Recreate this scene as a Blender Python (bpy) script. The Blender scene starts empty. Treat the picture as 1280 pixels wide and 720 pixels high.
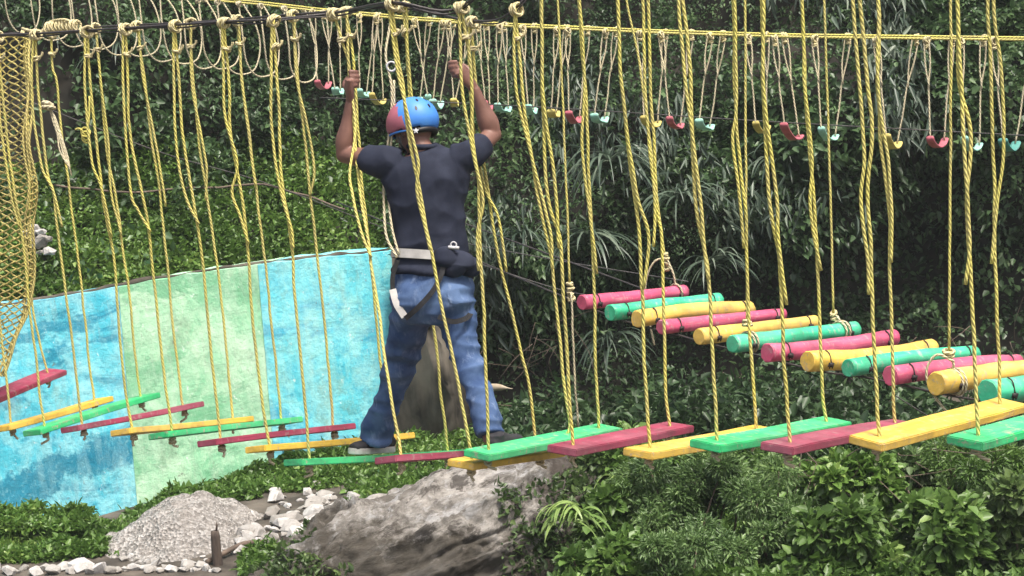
import bpy, bmesh, math, random
import numpy as np
from mathutils import Vector, Matrix, noise
random.seed(7); rng = np.random.default_rng(7)
SC = bpy.context.scene; COL = SC.collection
R = math.radians
HAZE = .0011
# ------------------------------------------------------------------ camera
F = 2600.0                      # focal length in pixels of the 1280 px wide photograph
CZ = 6.0
CAM = Vector((0, 0, CZ))
PITCH = math.atan(300 / F); ROLL = R(4.7)
r0 = Vector((1, 0, 0)); u0 = Vector((0, math.sin(PITCH), math.cos(PITCH))); FW = Vector((0, math.cos(PITCH), -math.sin(PITCH)))
RT = r0 * math.cos(ROLL) - u0 * math.sin(ROLL); UP = r0 * math.sin(ROLL) + u0 * math.cos(ROLL)
cd = bpy.data.cameras.new('camera'); cam = bpy.data.objects.new('camera', cd); COL.objects.link(cam)
M = Matrix.Identity(4)
for i in range(3):
    M[i][0] = RT[i]; M[i][1] = UP[i]; M[i][2] = -FW[i]; M[i][3] = CAM[i]
cam.matrix_world = M
cd.sensor_width = 36; cd.lens = 36 * F / 1280; cd.clip_start = .1; cd.clip_end = 600
SC.camera = cam

def ray(px, py): return FW + RT * ((px - 640) / F) - UP * ((py - 360) / F)
def PD(px, py, d): return CAM + ray(px, py) * d                   # point at a depth along the camera axis
def PY(px, py, Y):                                                # point at a world distance Y
    r = ray(px, py); return CAM + r * (Y / r.y)
def s_walk(x): return 225 * (1 + .000512 * (x - 65))              # pixels per metre along the near edge of the walkway
def d_walk(x): return F / s_walk(x)

# ------------------------------------------------------------------ materials
def nt(m):
    m.use_nodes = True; t = m.node_tree; t.nodes.clear(); return t
def N(t, typ, **kw):
    n = t.nodes.new(typ)
    for k, v in kw.items(): setattr(n, k, v)
    return n
def L(t, a, b): t.links.new(a, b)
def math_n(t, op, a, b=None):
    n = N(t, 'ShaderNodeMath', operation=op)
    for i, v in enumerate((a, b)):
        if v is None: continue
        if isinstance(v, (int, float)): n.inputs[i].default_value = v
        else: L(t, v, n.inputs[i])
    return n.outputs[0]
def mixc(t, fac, a, b, mode='MIX'):
    n = N(t, 'ShaderNodeMix', data_type='RGBA', blend_type=mode)
    for i, v in ((0, fac), (6, a), (7, b)):
        if isinstance(v, (int, float)): n.inputs[i].default_value = v
        elif isinstance(v, tuple): n.inputs[i].default_value = (*v, 1)
        else: L(t, v, n.inputs[i])
    return n.outputs[2]
def ramp(t, fac, stops):
    n = N(t, 'ShaderNodeValToRGB'); e = n.color_ramp.elements
    while len(e) < len(stops): e.new(.5)
    for k, (p, c) in enumerate(stops):
        e[k].position = p; e[k].color = (c, c, c, 1) if isinstance(c, (int, float)) else (*c, 1)
    L(t, fac, n.inputs[0]); return n.outputs[0]
def noise_n(t, scale, detail=4, rough=.55, vec=None, stretch=None, distortion=0):
    n = N(t, 'ShaderNodeTexNoise'); n.inputs['Scale'].default_value = scale
    n.inputs['Detail'].default_value = detail; n.inputs['Roughness'].default_value = rough; n.inputs['Distortion'].default_value = distortion
    if vec is None:
        vec = N(t, 'ShaderNodeTexCoord').outputs['Object']
    if stretch:
        mp = N(t, 'ShaderNodeMapping'); mp.inputs['Scale'].default_value = stretch; L(t, vec, mp.inputs[0]); vec = mp.outputs[0]
    L(t, vec, n.inputs['Vector']); return n.outputs['Fac']
def finish(t, col, rough=.6, bump=None, bstr=.3, bdist=.01, spec=.4, trans=None):
    b = N(t, 'ShaderNodeBsdfPrincipled'); o = N(t, 'ShaderNodeOutputMaterial')
    if isinstance(col, tuple): b.inputs['Base Color'].default_value = (*col, 1)
    else: L(t, col, b.inputs['Base Color'])
    if isinstance(rough, (int, float)): b.inputs['Roughness'].default_value = rough
    else: L(t, rough, b.inputs['Roughness'])
    b.inputs['Specular IOR Level'].default_value = spec
    if bump is not None:
        bn = N(t, 'ShaderNodeBump'); bn.inputs['Strength'].default_value = bstr; bn.inputs['Distance'].default_value = bdist
        L(t, bump, bn.inputs['Height']); L(t, bn.outputs[0], b.inputs['Normal'])
    out = b.outputs[0]
    if trans:
        tr = N(t, 'ShaderNodeBsdfTranslucent')
        if isinstance(col, tuple): tr.inputs[0].default_value = (*col, 1)
        else: L(t, col, tr.inputs[0])
        mx = N(t, 'ShaderNodeMixShader'); mx.inputs[0].default_value = trans
        L(t, out, mx.inputs[1]); L(t, tr.outputs[0], mx.inputs[2]); out = mx.outputs[0]
    L(t, out, o.inputs[0]); return b
def plain(name, c1, c2=None, scale=8, rough=.6, bump=.2, bscale=40, spec=.4, stretch=None):
    m = bpy.data.materials.new(name); t = nt(m)
    c = c1
    if c2:
        f = ramp(t, noise_n(t, scale, 5, .6, stretch=stretch), [(.35, 0), (.68, 1)]); c = mixc(t, f, c1, c2)
    h = noise_n(t, bscale, 3) if bump else None
    finish(t, c, rough, h, bump or 0, .004, spec); return m
def paint_wood(name, c, worn, grime, grain=(34, 34, 2.5)):
    """Gloss paint on timber: brush streaks, chips down to bare wood, dirt."""
    m = bpy.data.materials.new(name); t = nt(m)
    info = N(t, 'ShaderNodeObjectInfo')
    gen = N(t, 'ShaderNodeTexCoord').outputs['Object']
    v = N(t, 'ShaderNodeVectorMath', operation='ADD'); L(t, gen, v.inputs[0])
    sc = N(t, 'ShaderNodeVectorMath', operation='SCALE'); sc.inputs[3].default_value = 13
    cb = N(t, 'ShaderNodeCombineXYZ'); L(t, info.outputs['Random'], cb.inputs[0]); L(t, info.outputs['Random'], cb.inputs[1])
    L(t, cb.outputs[0], sc.inputs[0]); L(t, sc.outputs[0], v.inputs[1]); v = v.outputs[0]
    streak = noise_n(t, 1, 6, .65, v, grain)
    a = mixc(t, ramp(t, streak, [(.3, 0), (.75, 1)]), c, tuple(min(1, x * 1.25 + .02) for x in c))
    fade = ramp(t, noise_n(t, 1, 5, .6, v, (7, 7, 2.2)), [(.42, 0), (.66, .55)])
    a = mixc(t, fade, a, tuple(x * .74 + .13 for x in c))
    chips = ramp(t, noise_n(t, 22, 6, .7, v, (1, 1, 2)), [(.580, 0), (.61, 1)])
    a = mixc(t, math_n(t, 'MULTIPLY', chips, .75), a, worn)
    scr = ramp(t, noise_n(t, 1, 6, .7, v, (26, 26, 3)), [(.60, 0), (.66, .6)])
    a = mixc(t, scr, a, worn)
    dirt = ramp(t, noise_n(t, 6, 6, .7, v), [(.42, 0), (.72, .75)])
    a = mixc(t, dirt, a, grime)
    finish(t, a, ramp(t, streak, [(.2, .35), (.8, .6)]), streak, .7, .004, .4); return m
def rope_mat(name, hi, lo, worn):
    m = bpy.data.materials.new(name); t = nt(m)
    uv = N(t, 'ShaderNodeUVMap'); uv.uv_map = 'UVMap'; sp = N(t, 'ShaderNodeSeparateXYZ'); L(t, uv.outputs[0], sp.inputs[0])
    ph = math_n(t, 'ADD', math_n(t, 'MULTIPLY', sp.outputs[0], 3 * 2 * math.pi), math_n(t, 'MULTIPLY', sp.outputs[1], 2 * math.pi / .026))
    w = math_n(t, 'ADD', math_n(t, 'MULTIPLY', math_n(t, 'SINE', ph), .5), .5)
    w = math_n(t, 'POWER', w, .6)
    base = mixc(t, ramp(t, w, [(.1, 0), (.6, 1)]), lo, hi)
    age = ramp(t, noise_n(t, 5, 5, .65), [(.42, 0), (.72, .75)])
    base = mixc(t, age, base, worn)
    info = N(t, 'ShaderNodeObjectInfo')
    base = mixc(t, math_n(t, 'MULTIPLY', info.outputs['Random'], .4), base, worn)
    stain = ramp(t, noise_n(t, 2.3, 6, .7), [(.52, 0), (.70, .6)])
    base = mixc(t, stain, base, tuple(x * .55 for x in worn))
    finish(t, base, .65, w, .8, .004, .2); return m
def leaf_mat(name, dark, mid, light, trans=.3, rough=.42):
    m = bpy.data.materials.new(name); t = nt(m)
    at = N(t, 'ShaderNodeAttribute'); at.attribute_name = 'tone'
    n = N(t, 'ShaderNodeValToRGB'); e = n.color_ramp.elements; e.new(.5)
    for k, (p, c) in enumerate(((0, dark), (.6, mid), (1, light))): e[k].position = p; e[k].color = (*c, 1)
    L(t, at.outputs['Fac'], n.inputs[0])
    finish(t, n.outputs[0], rough, None, 0, 0, .5, trans); return m

MT = {}
MT['green'] = paint_wood('green_paint', (.030, .50, .165), (.42, .36, .26), (.05, .17, .09))
MT['yellow'] = paint_wood('yellow_paint', (.70, .46, .055), (.50, .38, .24), (.26, .17, .06))
MT['maroon'] = paint_wood('maroon_paint', (.31, .036, .078), (.36, .22, .21), (.11, .04, .05))
MT['log_pink'] = paint_wood('pink_log_paint', (.54, .070, .150), (.50, .30, .30), (.20, .05, .08))
MT['log_green'] = paint_wood('green_log_paint', (.028, .49, .245), (.35, .45, .34), (.04, .19, .10))
MT['log_yellow'] = paint_wood('yellow_log_paint', (.72, .47, .075), (.55, .43, .26), (.30, .19, .06))
MT['rope'] = rope_mat('yellow_rope', (.76, .70, .17), (.37, .32, .05), (.56, .49, .21))
MT['rope_pale'] = rope_mat('weathered_rope', (.68, .61, .40), (.33, .28, .15), (.48, .43, .30))
MT['rope_net'] = rope_mat('net_rope', (.66, .57, .17), (.30, .24, .05), (.46, .39, .17))
MT['knot'] = rope_mat('knot_rope', (.74, .66, .36), (.30, .24, .08), (.52, .45, .27))
MT['cable'] = plain('steel_cable', (.025, .024, .026), (.07, .06, .055), 60, .5)
MT['wire'] = plain('dark_wire', (.05, .05, .05), (.12, .11, .1), 30, .5)
MT['clamp'] = plain('clamp_iron', (.012, .012, .014), (.05, .035, .03), 40, .55)
MT['s_pink'] = plain('pink_strap', (.52, .14, .17), (.36, .10, .12), 20, .6)
MT['s_mint'] = plain('mint_strap', (.36, .66, .52), (.22, .46, .38), 20, .6)
MT['s_yellow'] = plain('yellow_strap', (.62, .55, .16), (.45, .36, .10), 20, .6)
MT['s_teal'] = plain('teal_strap', (.06, .30, .24), (.10, .22, .20), 20, .6)
MT['soil'] = plain('soil', (.024, .020, .015), (.115, .098, .078), 2.6, .95, .8, 14)
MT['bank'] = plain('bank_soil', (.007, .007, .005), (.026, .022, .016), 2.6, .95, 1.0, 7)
MT['stone'] = plain('white_stone', (.47, .46, .44), (.24, .235, .22), 5, .85, .7, 18)
def stone_m():
    m = bpy.data.materials.new('river_stone'); t = nt(m); info = N(t, 'ShaderNodeObjectInfo')
    c = mixc(t, ramp(t, info.outputs['Random'], [(0, 0), (1, 1)]), (.24, .225, .20), (.50, .49, .47))
    c = mixc(t, ramp(t, noise_n(t, 16, 6, .7), [(.42, 0), (.66, .7)]), c, (.20, .185, .16))
    finish(t, c, .85, noise_n(t, 30, 6, .7), .7, .01, .3); return m
MT['stone'] = stone_m()
MT['wood_old'] = plain('weathered_wood', (.10, .075, .058), (.045, .034, .028), 9, .85, .7, 30, stretch=(4, 4, .6))
MT['twig'] = plain('dry_twig', (.16, .12, .09), (.07, .052, .04), 9, .85, .3, 30)
MT['dead'] = plain('dead_leaf', (.38, .33, .24), (.22, .17, .11), 9, .8, .3, 30)
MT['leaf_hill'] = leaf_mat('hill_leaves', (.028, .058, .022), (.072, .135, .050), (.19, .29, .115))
MT['leaf_weed'] = leaf_mat('weed_leaves', (.050, .105, .018), (.130, .240, .045), (.28, .39, .10), .32)
MT['leaf_shrub'] = leaf_mat('shrub_leaves', (.055, .112, .024), (.138, .245, .055), (.28, .40, .12), .34)
MT['leaf_blue'] = leaf_mat('blue_green_leaves', (.066, .122, .040), (.148, .248, .080), (.27, .39, .14), .34)
MT['leaf_olive'] = leaf_mat('olive_leaves', (.045, .080, .026), (.100, .165, .050), (.20, .28, .09), .3)
MT['blade'] = leaf_mat('grass_blades', (.035, .060, .040), (.085, .125, .085), (.21, .255, .185), .25)
MT['skin'] = plain('skin', (.225, .115, .085), (.145, .070, .052), 9, .5, .12, 60)
MT['hair'] = plain('hair', (.008, .007, .007), None, 1, .6, .3, 90)
MT['rubber'] = plain('white_rubber', (.52, .50, .47), (.34, .32, .30), 20, .7)
MT['shoe'] = plain('shoe_canvas', (.014, .014, .018), (.03, .028, .03), 30, .85)
MT['strap_black'] = plain('black_webbing', (.009, .009, .010), (.02, .02, .022), 50, .8)
MT['strap_white'] = plain('white_webbing', (.50, .49, .46), (.36, .35, .33), 25, .8)
MT['helmet_blue'] = plain('helmet_blue', (.045, .20, .62), (.07, .24, .58), 10, .5, .06, 20, .4)
MT['helmet_pink'] = plain('helmet_red', (.40, .12, .16), (.30, .09, .12), 10, .55, .04, 20, .5)
MT['dark'] = plain('dark_plastic', (.008, .008, .010), None, 1, .5)
MT['white'] = plain('white_print', (.75, .75, .75), None, 1, .6)
MT['metal'] = plain('aluminium', (.55, .55, .56), (.4, .4, .4), 30, .35)

def shirt_m():
    m = bpy.data.materials.new('navy_cotton'); t = nt(m)
    c = mixc(t, ramp(t, noise_n(t, 7, 5), [(.35, 0), (.7, 1)]), (.011, .014, .027), (.030, .036, .058))
    finish(t, c, .85, noise_n(t, 160, 2), .25, .002, .2); return m
def jeans_m():
    m = bpy.data.materials.new('blue_denim'); t = nt(m)
    f = ramp(t, noise_n(t, 5.5, 5, .6), [(.38, 0), (.66, 1)])
    c = mixc(t, f, (.032, .062, .142), (.090, .148, .270))
    c = mixc(t, ramp(t, noise_n(t, 19, 5, .7, stretch=(1, 1, .3)), [(.54, 0), (.74, .6)]), c, (.24, .31, .43))
    finish(t, c, .85, noise_n(t, 220, 2), .3, .002, .2); return m
MT['shirt'] = shirt_m(); MT['jeans'] = jeans_m()
def wall_m(name, a, b, pale, dark, seed, band=None):
    """Limewashed concrete: thin uneven coats, flakes, drips and grime."""
    m = bpy.data.materials.new(name); t = nt(m)
    gen = N(t, 'ShaderNodeTexCoord').outputs['Object']
    mp = N(t, 'ShaderNodeMapping'); mp.inputs['Location'].default_value = (seed, seed * 2.3, seed * .7); L(t, gen, mp.inputs[0]); v = mp.outputs[0]
    big = ramp(t, noise_n(t, 1.1, 6, .6, v, distortion=.6), [(.38, 0), (.62, 1)])
    c = mixc(t, big, a, b)
    brush = ramp(t, noise_n(t, 3.2, 7, .68, v, (1.3, 1.3, .7), .8), [(.47, 0), (.60, 1)])
    c = mixc(t, math_n(t, 'MULTIPLY', brush, .45), c, pale)
    patch = ramp(t, noise_n(t, .75, 7, .66, v, (.7, .7, 1.5), 1.0), [(.53, 0), (.575, 1)])
    c = mixc(t, math_n(t, 'MULTIPLY', patch, .82), c, dark)
    drip = ramp(t, noise_n(t, 2.0, 6, .7, v, (3.5, 3.5, .35)), [(.56, 0), (.72, .6)])
    c = mixc(t, drip, c, tuple(x * .55 + .05 for x in pale))
    flake = ramp(t, noise_n(t, 13, 6, .75, v), [(.64, 0), (.67, 1)])
    c = mixc(t, math_n(t, 'MULTIPLY', flake, .8), c, (.15, .15, .13))
    fl2 = ramp(t, noise_n(t, 9, 6, .75, v, (1.4, 1.4, 1)), [(.63, 0), (.66, 1)])
    c = mixc(t, math_n(t, 'MULTIPLY', fl2, .75), c, (.70, .76, .72))
    wash = ramp(t, noise_n(t, .8, 8, .7, v, (1, 1, .8), .8), [(.46, 0), (.68, .45)])
    c = mixc(t, wash, c, tuple(min(1, x * .7 + .25) for x in pale))
    if band:
        (ax_, az_), (bx_, bz_) = band; sl_ = (bz_ - az_) / (bx_ - ax_)
        so = N(t, 'ShaderNodeSeparateXYZ'); L(t, gen, so.inputs[0])
        off = math_n(t, 'SUBTRACT', math_n(t, 'SUBTRACT', so.outputs[2], az_), math_n(t, 'MULTIPLY', math_n(t, 'SUBTRACT', so.outputs[0], ax_), sl_))
        off = math_n(t, 'ADD', off, math_n(t, 'MULTIPLY', math_n(t, 'SUBTRACT', noise_n(t, 2.5, 8, .72, v), .5), .9))
        fb_ = ramp(t, math_n(t, 'ABSOLUTE', off), [(.13, .85), (.20, 0)])
        c = mixc(t, fb_, c, (.012, .20, .31))
    strk = ramp(t, noise_n(t, 1, 7, .68, v, (4, 4, .6), .3), [(.50, 0), (.68, .32)])
    c = mixc(t, strk, c, tuple(min(1, x * .8 + .18) for x in pale))
    fine = noise_n(t, 18, 8, .78, v, (1, 1, .8), .5)
    c = mixc(t, ramp(t, fine, [(.52, 0), (.66, .35)]), c, pale)
    c = mixc(t, ramp(t, noise_n(t, 11, 7, .75, v, (1, 1, 1.2), .8), [(.53, 0), (.68, .6)]), c, dark)
    moss = ramp(t, noise_n(t, 1.7, 7, .72, v, (1, 1, .8)), [(.57, 0), (.70, .55)])
    c = mixc(t, moss, c, (.16, .24, .15))
    h = noise_n(t, 9, 9, .75, v)
    finish(t, c, .85, h, .8, .03, .25); return m
_a, _b = PY(20, 612, 19.4), PY(178, 548, 20.2); BAND = ((_a.x, _a.z), (_b.x, _b.z))
MT['wall_blue'] = wall_m('blue_limewash', (.045, .43, .56), (.12, .58, .68), (.40, .74, .74), (.012, .22, .34), 1.3, BAND)
MT['wall_green'] = wall_m('green_limewash', (.25, .56, .33), (.38, .66, .43), (.58, .76, .56), (.16, .44, .24), 6.1)
MT['wall_cyan'] = wall_m('cyan_limewash', (.05, .45, .57), (.13, .60, .68), (.36, .72, .64), (.025, .32, .48), 11.7)
MT['concrete'] = plain('bare_concrete', (.105, .092, .072), (.016, .014, .011), 3.2, .9, 1.0, 9, stretch=(1.3, 1, .6))
def rock_m():
    m = bpy.data.materials.new('grey_rock'); t = nt(m)
    oc = N(t, 'ShaderNodeTexCoord').outputs['Object']
    mp = N(t, 'ShaderNodeMapping'); mp.inputs['Rotation'].default_value = (0, .42, 0); L(t, oc, mp.inputs[0]); v = mp.outputs[0]
    st = noise_n(t, 1, 9, .74, v, (2.2, 2.2, 3.6), .3)
    c = mixc(t, ramp(t, st, [(.40, 0), (.60, 1)]), (.15, .138, .118), (.50, .475, .43))
    vein = ramp(t, noise_n(t, 1, 9, .78, v, (3, 3, 5), .4), [(.53, 0), (.60, 1)])
    c = mixc(t, math_n(t, 'MULTIPLY', vein, .75), c, (.52, .52, .51))
    crack = ramp(t, noise_n(t, 1, 9, .75, v, (3, 3, 5), .5), [(.41, 1), (.46, 0)])
    c = mixc(t, math_n(t, 'MULTIPLY', crack, .8), c, (.045, .038, .032))  # dark cracks; extra shade put into the colour since soft light hides relief
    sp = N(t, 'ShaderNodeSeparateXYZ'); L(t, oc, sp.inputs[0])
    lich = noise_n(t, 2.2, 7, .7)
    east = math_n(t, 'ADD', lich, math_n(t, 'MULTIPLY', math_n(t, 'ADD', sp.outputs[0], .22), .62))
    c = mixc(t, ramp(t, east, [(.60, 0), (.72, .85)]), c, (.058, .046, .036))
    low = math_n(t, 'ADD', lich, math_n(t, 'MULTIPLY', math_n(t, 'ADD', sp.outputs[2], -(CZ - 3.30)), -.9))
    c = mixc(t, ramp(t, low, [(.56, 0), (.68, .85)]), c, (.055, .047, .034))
    c = mixc(t, ramp(t, noise_n(t, 14, 6, .75), [(.45, 0), (.75, .5)]), c, (.09, .08, .07))
    finish(t, c, .9, noise_n(t, 8, 9, .78, v, (1, 1, 3)), 1.0, .05, .25); return m
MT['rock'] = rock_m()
def gravel_m():
    m = bpy.data.materials.new('grey_gravel'); t = nt(m)
    vo = N(t, 'ShaderNodeTexVoronoi'); vo.inputs['Scale'].default_value = 38
    L(t, N(t, 'ShaderNodeTexCoord').outputs['Object'], vo.inputs['Vector'])
    sp = N(t, 'ShaderNodeSeparateColor'); L(t, vo.outputs['Color'], sp.inputs[0])
    c = mixc(t, ramp(t, sp.outputs[0], [(.2, 0), (1, 1)]), (.16, .15, .135), (.40, .385, .36))
    c = mixc(t, ramp(t, noise_n(t, 2.4, 6, .65), [(.4, 0), (.7, .6)]), c, (.25, .23, .205))
    finish(t, c, .9, vo.outputs['Distance'], .8, .03, .3); return m
MT['gravel'] = gravel_m()

# ------------------------------------------------------------------ mesh helpers
def link(o, parent=None):
    COL.objects.link(o)
    if parent: o.parent = parent
    return o
def obj(name, me, mat=None, parent=None, smooth=True):
    if isinstance(me, bmesh.types.BMesh):
        b = me; me = bpy.data.meshes.new(name); b.to_mesh(me); b.free()
    if mat:
        me.materials.clear(); me.materials.append(MT[mat] if isinstance(mat, str) else mat)
    if smooth: me.polygons.foreach_set('use_smooth', [True] * len(me.polygons))
    o = bpy.data.objects.new(name, me); link(o)
    if parent:
        o.parent = parent
        p = Vector(parent.location) if parent.parent is None else Vector((0, 0, 0))
        o.location = -p if parent.type == 'EMPTY' else (0, 0, 0)
    return o
def tag(o, label, cat, group=None, kind=None):
    if label: o['label'] = label
    if cat: o['category'] = cat
    if group: o['group'] = group
    if kind: o['kind'] = kind
    return o
def thing(name, loc, label, cat, group=None):
    e = bpy.data.objects.new(name, None); e.empty_display_size = .1; e.location = loc; COL.objects.link(e)
    return tag(e, label, cat, group)

def crom(pts, n=8, closed=False):
    P = [Vector(p) for p in pts]
    if len(P) < 3 and not closed:
        return [P[0].lerp(P[-1], k / n) for k in range(n + 1)] if len(P) == 2 else P
    out = []; m = len(P)
    rngi = range(m) if closed else range(m - 1)
    for i in rngi:
        p1, p2 = P[i], P[(i + 1) % m]
        p0 = P[i - 1] if (i > 0 or closed) else p1 * 2 - p2
        p3 = P[(i + 2) % m] if (i + 2 < m or closed) else p2 * 2 - p1
        for k in range(n):
            t = k / n; t2 = t * t; t3 = t2 * t
            out.append(.5 * ((2 * p1) + (p2 - p0) * t + (2 * p0 - 5 * p1 + 4 * p2 - p3) * t2 + (3 * p1 - p0 - 3 * p2 + p3) * t3))
    if not closed: out.append(P[-1])
    return out
class Mb:
    """Collects tubes and loose polygons into one mesh with a UV map (u round, v metres along)."""
    def __init__(s): s.v = []; s.f = []; s.uv = []
    def tube(s, path, rad, sides=8, closed=False, cap=True):
        P = [Vector(p) for p in path]; n = len(P)
        if not hasattr(rad, '__len__'): rad = [rad] * n
        base = len(s.v); T = []
        for i in range(n):
            a = P[i - 1] if (i > 0 or closed) else P[i]; b = P[(i + 1) % n] if (i < n - 1 or closed) else P[i]
            d = (b - a); T.append(d.normalized() if d.length > 1e-9 else Vector((0, 0, 1)))
        ref = Vector((0, 1, 0)) if abs(T[0].y) < .9 else Vector((1, 0, 0))
        x = (ref - T[0] * ref.dot(T[0])).normalized(); ln = 0; lens = []
        for i in range(n):
            if i: ln += (P[i] - P[i - 1]).length
            lens.append(ln)
            x = (x - T[i] * x.dot(T[i])); x = x.normalized() if x.length > 1e-6 else T[i].orthogonal().normalized()
            y = T[i].cross(x)
            for k in range(sides):
                a = 2 * math.pi * k / sides
                s.v.append(P[i] + (x * math.cos(a) + y * math.sin(a)) * rad[i])
        m = n if closed else n - 1
        for i in range(m):
            j = (i + 1) % n; v0 = lens[i]; v1 = lens[j] if j else ln + (P[0] - P[-1]).length
            for k in range(sides):
                l = (k + 1) % sides
                s.f.append((base + i * sides + k, base + i * sides + l, base + j * sides + l, base + j * sides + k))
                s.uv += [(k / sides, v0), ((k + 1) / sides, v0), ((k + 1) / sides, v1), (k / sides, v1)]
        if cap and not closed:
            for e, rv in ((0, True), (n - 1, False)):
                idx = [base + e * sides + k for k in range(sides)]
                s.f.append(tuple(reversed(idx)) if rv else tuple(idx)); s.uv += [(.5, lens[e])] * sides
    def box(s, c, ax, ay, az):
        """box about c with half-axis vectors"""
        b = len(s.v)
        for i in (-1, 1):
            for j in (-1, 1):
                for k in (-1, 1): s.v.append(Vector(c) + ax * i + ay * j + az * k)
        for q in ((0, 1, 3, 2), (4, 6, 7, 5), (0, 4, 5, 1), (2, 3, 7, 6), (0, 2, 6, 4), (1, 5, 7, 3)):
            s.f.append(tuple(b + x for x in q)); s.uv += [(0, 0), (1, 0), (1, 1), (0, 1)]
    def mesh(s, name):
        me = bpy.data.meshes.new(name); me.from_pydata([tuple(v) for v in s.v], [], s.f)
        u = me.uv_layers.new(name='UVMap'); u.data.foreach_set('uv', [c for p in s.uv for c in p]); me.update()
        return me
    def build(s, name, mat, parent=None, smooth=True): return obj(name, s.mesh(name), mat, parent, smooth)
def wob(path, amp, freq, seed):
    out = []
    for p in path:
        q = p * freq + Vector((seed * 3.1, seed * 1.7, seed * 5.3))
        out.append(p + noise.noise_vector(q) * amp)
    return out
def ring(c, nrm, r, n=14, phase=0):
    nrm = nrm.normalized(); x = nrm.orthogonal().normalized(); y = nrm.cross(x)
    return [c + (x * math.cos(2 * math.pi * k / n + phase) + y * math.sin(2 * math.pi * k / n + phase)) * r for k in range(n)]
def lump_knot(mb, c, axis, r, rr, turns=3, seed=0):
    """a rope knot: a few crossed turns round an axis"""
    rd = random.Random(seed)
    for k in range(turns):
        a = (axis + Vector((rd.uniform(-.55, .55), rd.uniform(-.55, .55), rd.uniform(-.55, .55)))).normalized()
        mb.tube(ring(c + axis * ((k - (turns - 1) / 2) * rr * 1.25), a, r * rd.uniform(.85, 1.15)), rr, 7, closed=True)

# ------------------------------------------------------------------ leaves
def leaves(name, p, axis, length, width, tone, mat, parent=None, fold=.25, curl=.2):
    """many leaf-shaped faces: p (n,3) bases, axis (n,3) growing directions"""
    n = len(p); axis = axis / np.linalg.norm(axis, axis=1, keepdims=True)
    up = np.array([0, 0, 1.]) + rng.normal(0, .55, (n, 3))
    side = np.cross(axis, up); side /= np.linalg.norm(side, axis=1, keepdims=True) + 1e-9
    nr = np.cross(side, axis)
    l = length[:, None]; w = width[:, None]
    v = np.empty((n, 6, 3))
    v[:, 0] = p
    v[:, 1] = p + axis * l * .35 + side * w + nr * w * fold
    v[:, 2] = p + axis * l * .75 + side * w * .62 + nr * (w * fold * .6 - l * curl * .4)
    v[:, 3] = p + axis * l - nr * l * curl
    v[:, 4] = p + axis * l * .75 - side * w * .62 + nr * (w * fold * .6 - l * curl * .4)
    v[:, 5] = p + axis * l * .35 - side * w + nr * w * fold
    idx = np.arange(n)[:, None] * 6 + np.array([[0, 1, 2, 3, 0, 3, 4, 5]])
    idx = idx.reshape(-1)
    me = bpy.data.meshes.new(name)
    me.vertices.add(n * 6); me.vertices.foreach_set('co', v.reshape(-1).astype(np.float32))
    me.loops.add(n * 8); me.loops.foreach_set('vertex_index', idx.astype(np.int32))
    me.polygons.add(n * 2); me.polygons.foreach_set('loop_start', np.arange(0, n * 8, 4, dtype=np.int32))
    me.update(calc_edges=True)
    a = me.attributes.new('tone', 'FLOAT', 'FACE'); a.data.foreach_set('value', np.repeat(np.clip(tone, 0, 1), 2).astype(np.float32))
    return obj(name, me, mat, parent, smooth=False)
def tex3(p, scale, seed=0):
    """cheap smooth value noise on numpy points, about -1..1"""
    q = p * scale + seed * 17.13
    i = np.floor(q).astype(np.int64); f = q - i; f = f * f * (3 - 2 * f)
    def h(a):
        x = (a[:, 0] * 73856093) ^ (a[:, 1] * 19349663) ^ (a[:, 2] * 83492791) ^ (seed * 2654435761 & 0xffffffff)
        x = (x ^ (x >> 13)) * 1274126177 & 0xffffffff
        return ((x ^ (x >> 16)) & 0xffff) / 32767.5 - 1
    r = 0
    for dx in (0, 1):
        for dy in (0, 1):
            for dz in (0, 1):
                w = (f[:, 0] if dx else 1 - f[:, 0]) * (f[:, 1] if dy else 1 - f[:, 1]) * (f[:, 2] if dz else 1 - f[:, 2])
                r = r + w * h(i + np.array([dx, dy, dz]))
    return r

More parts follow.
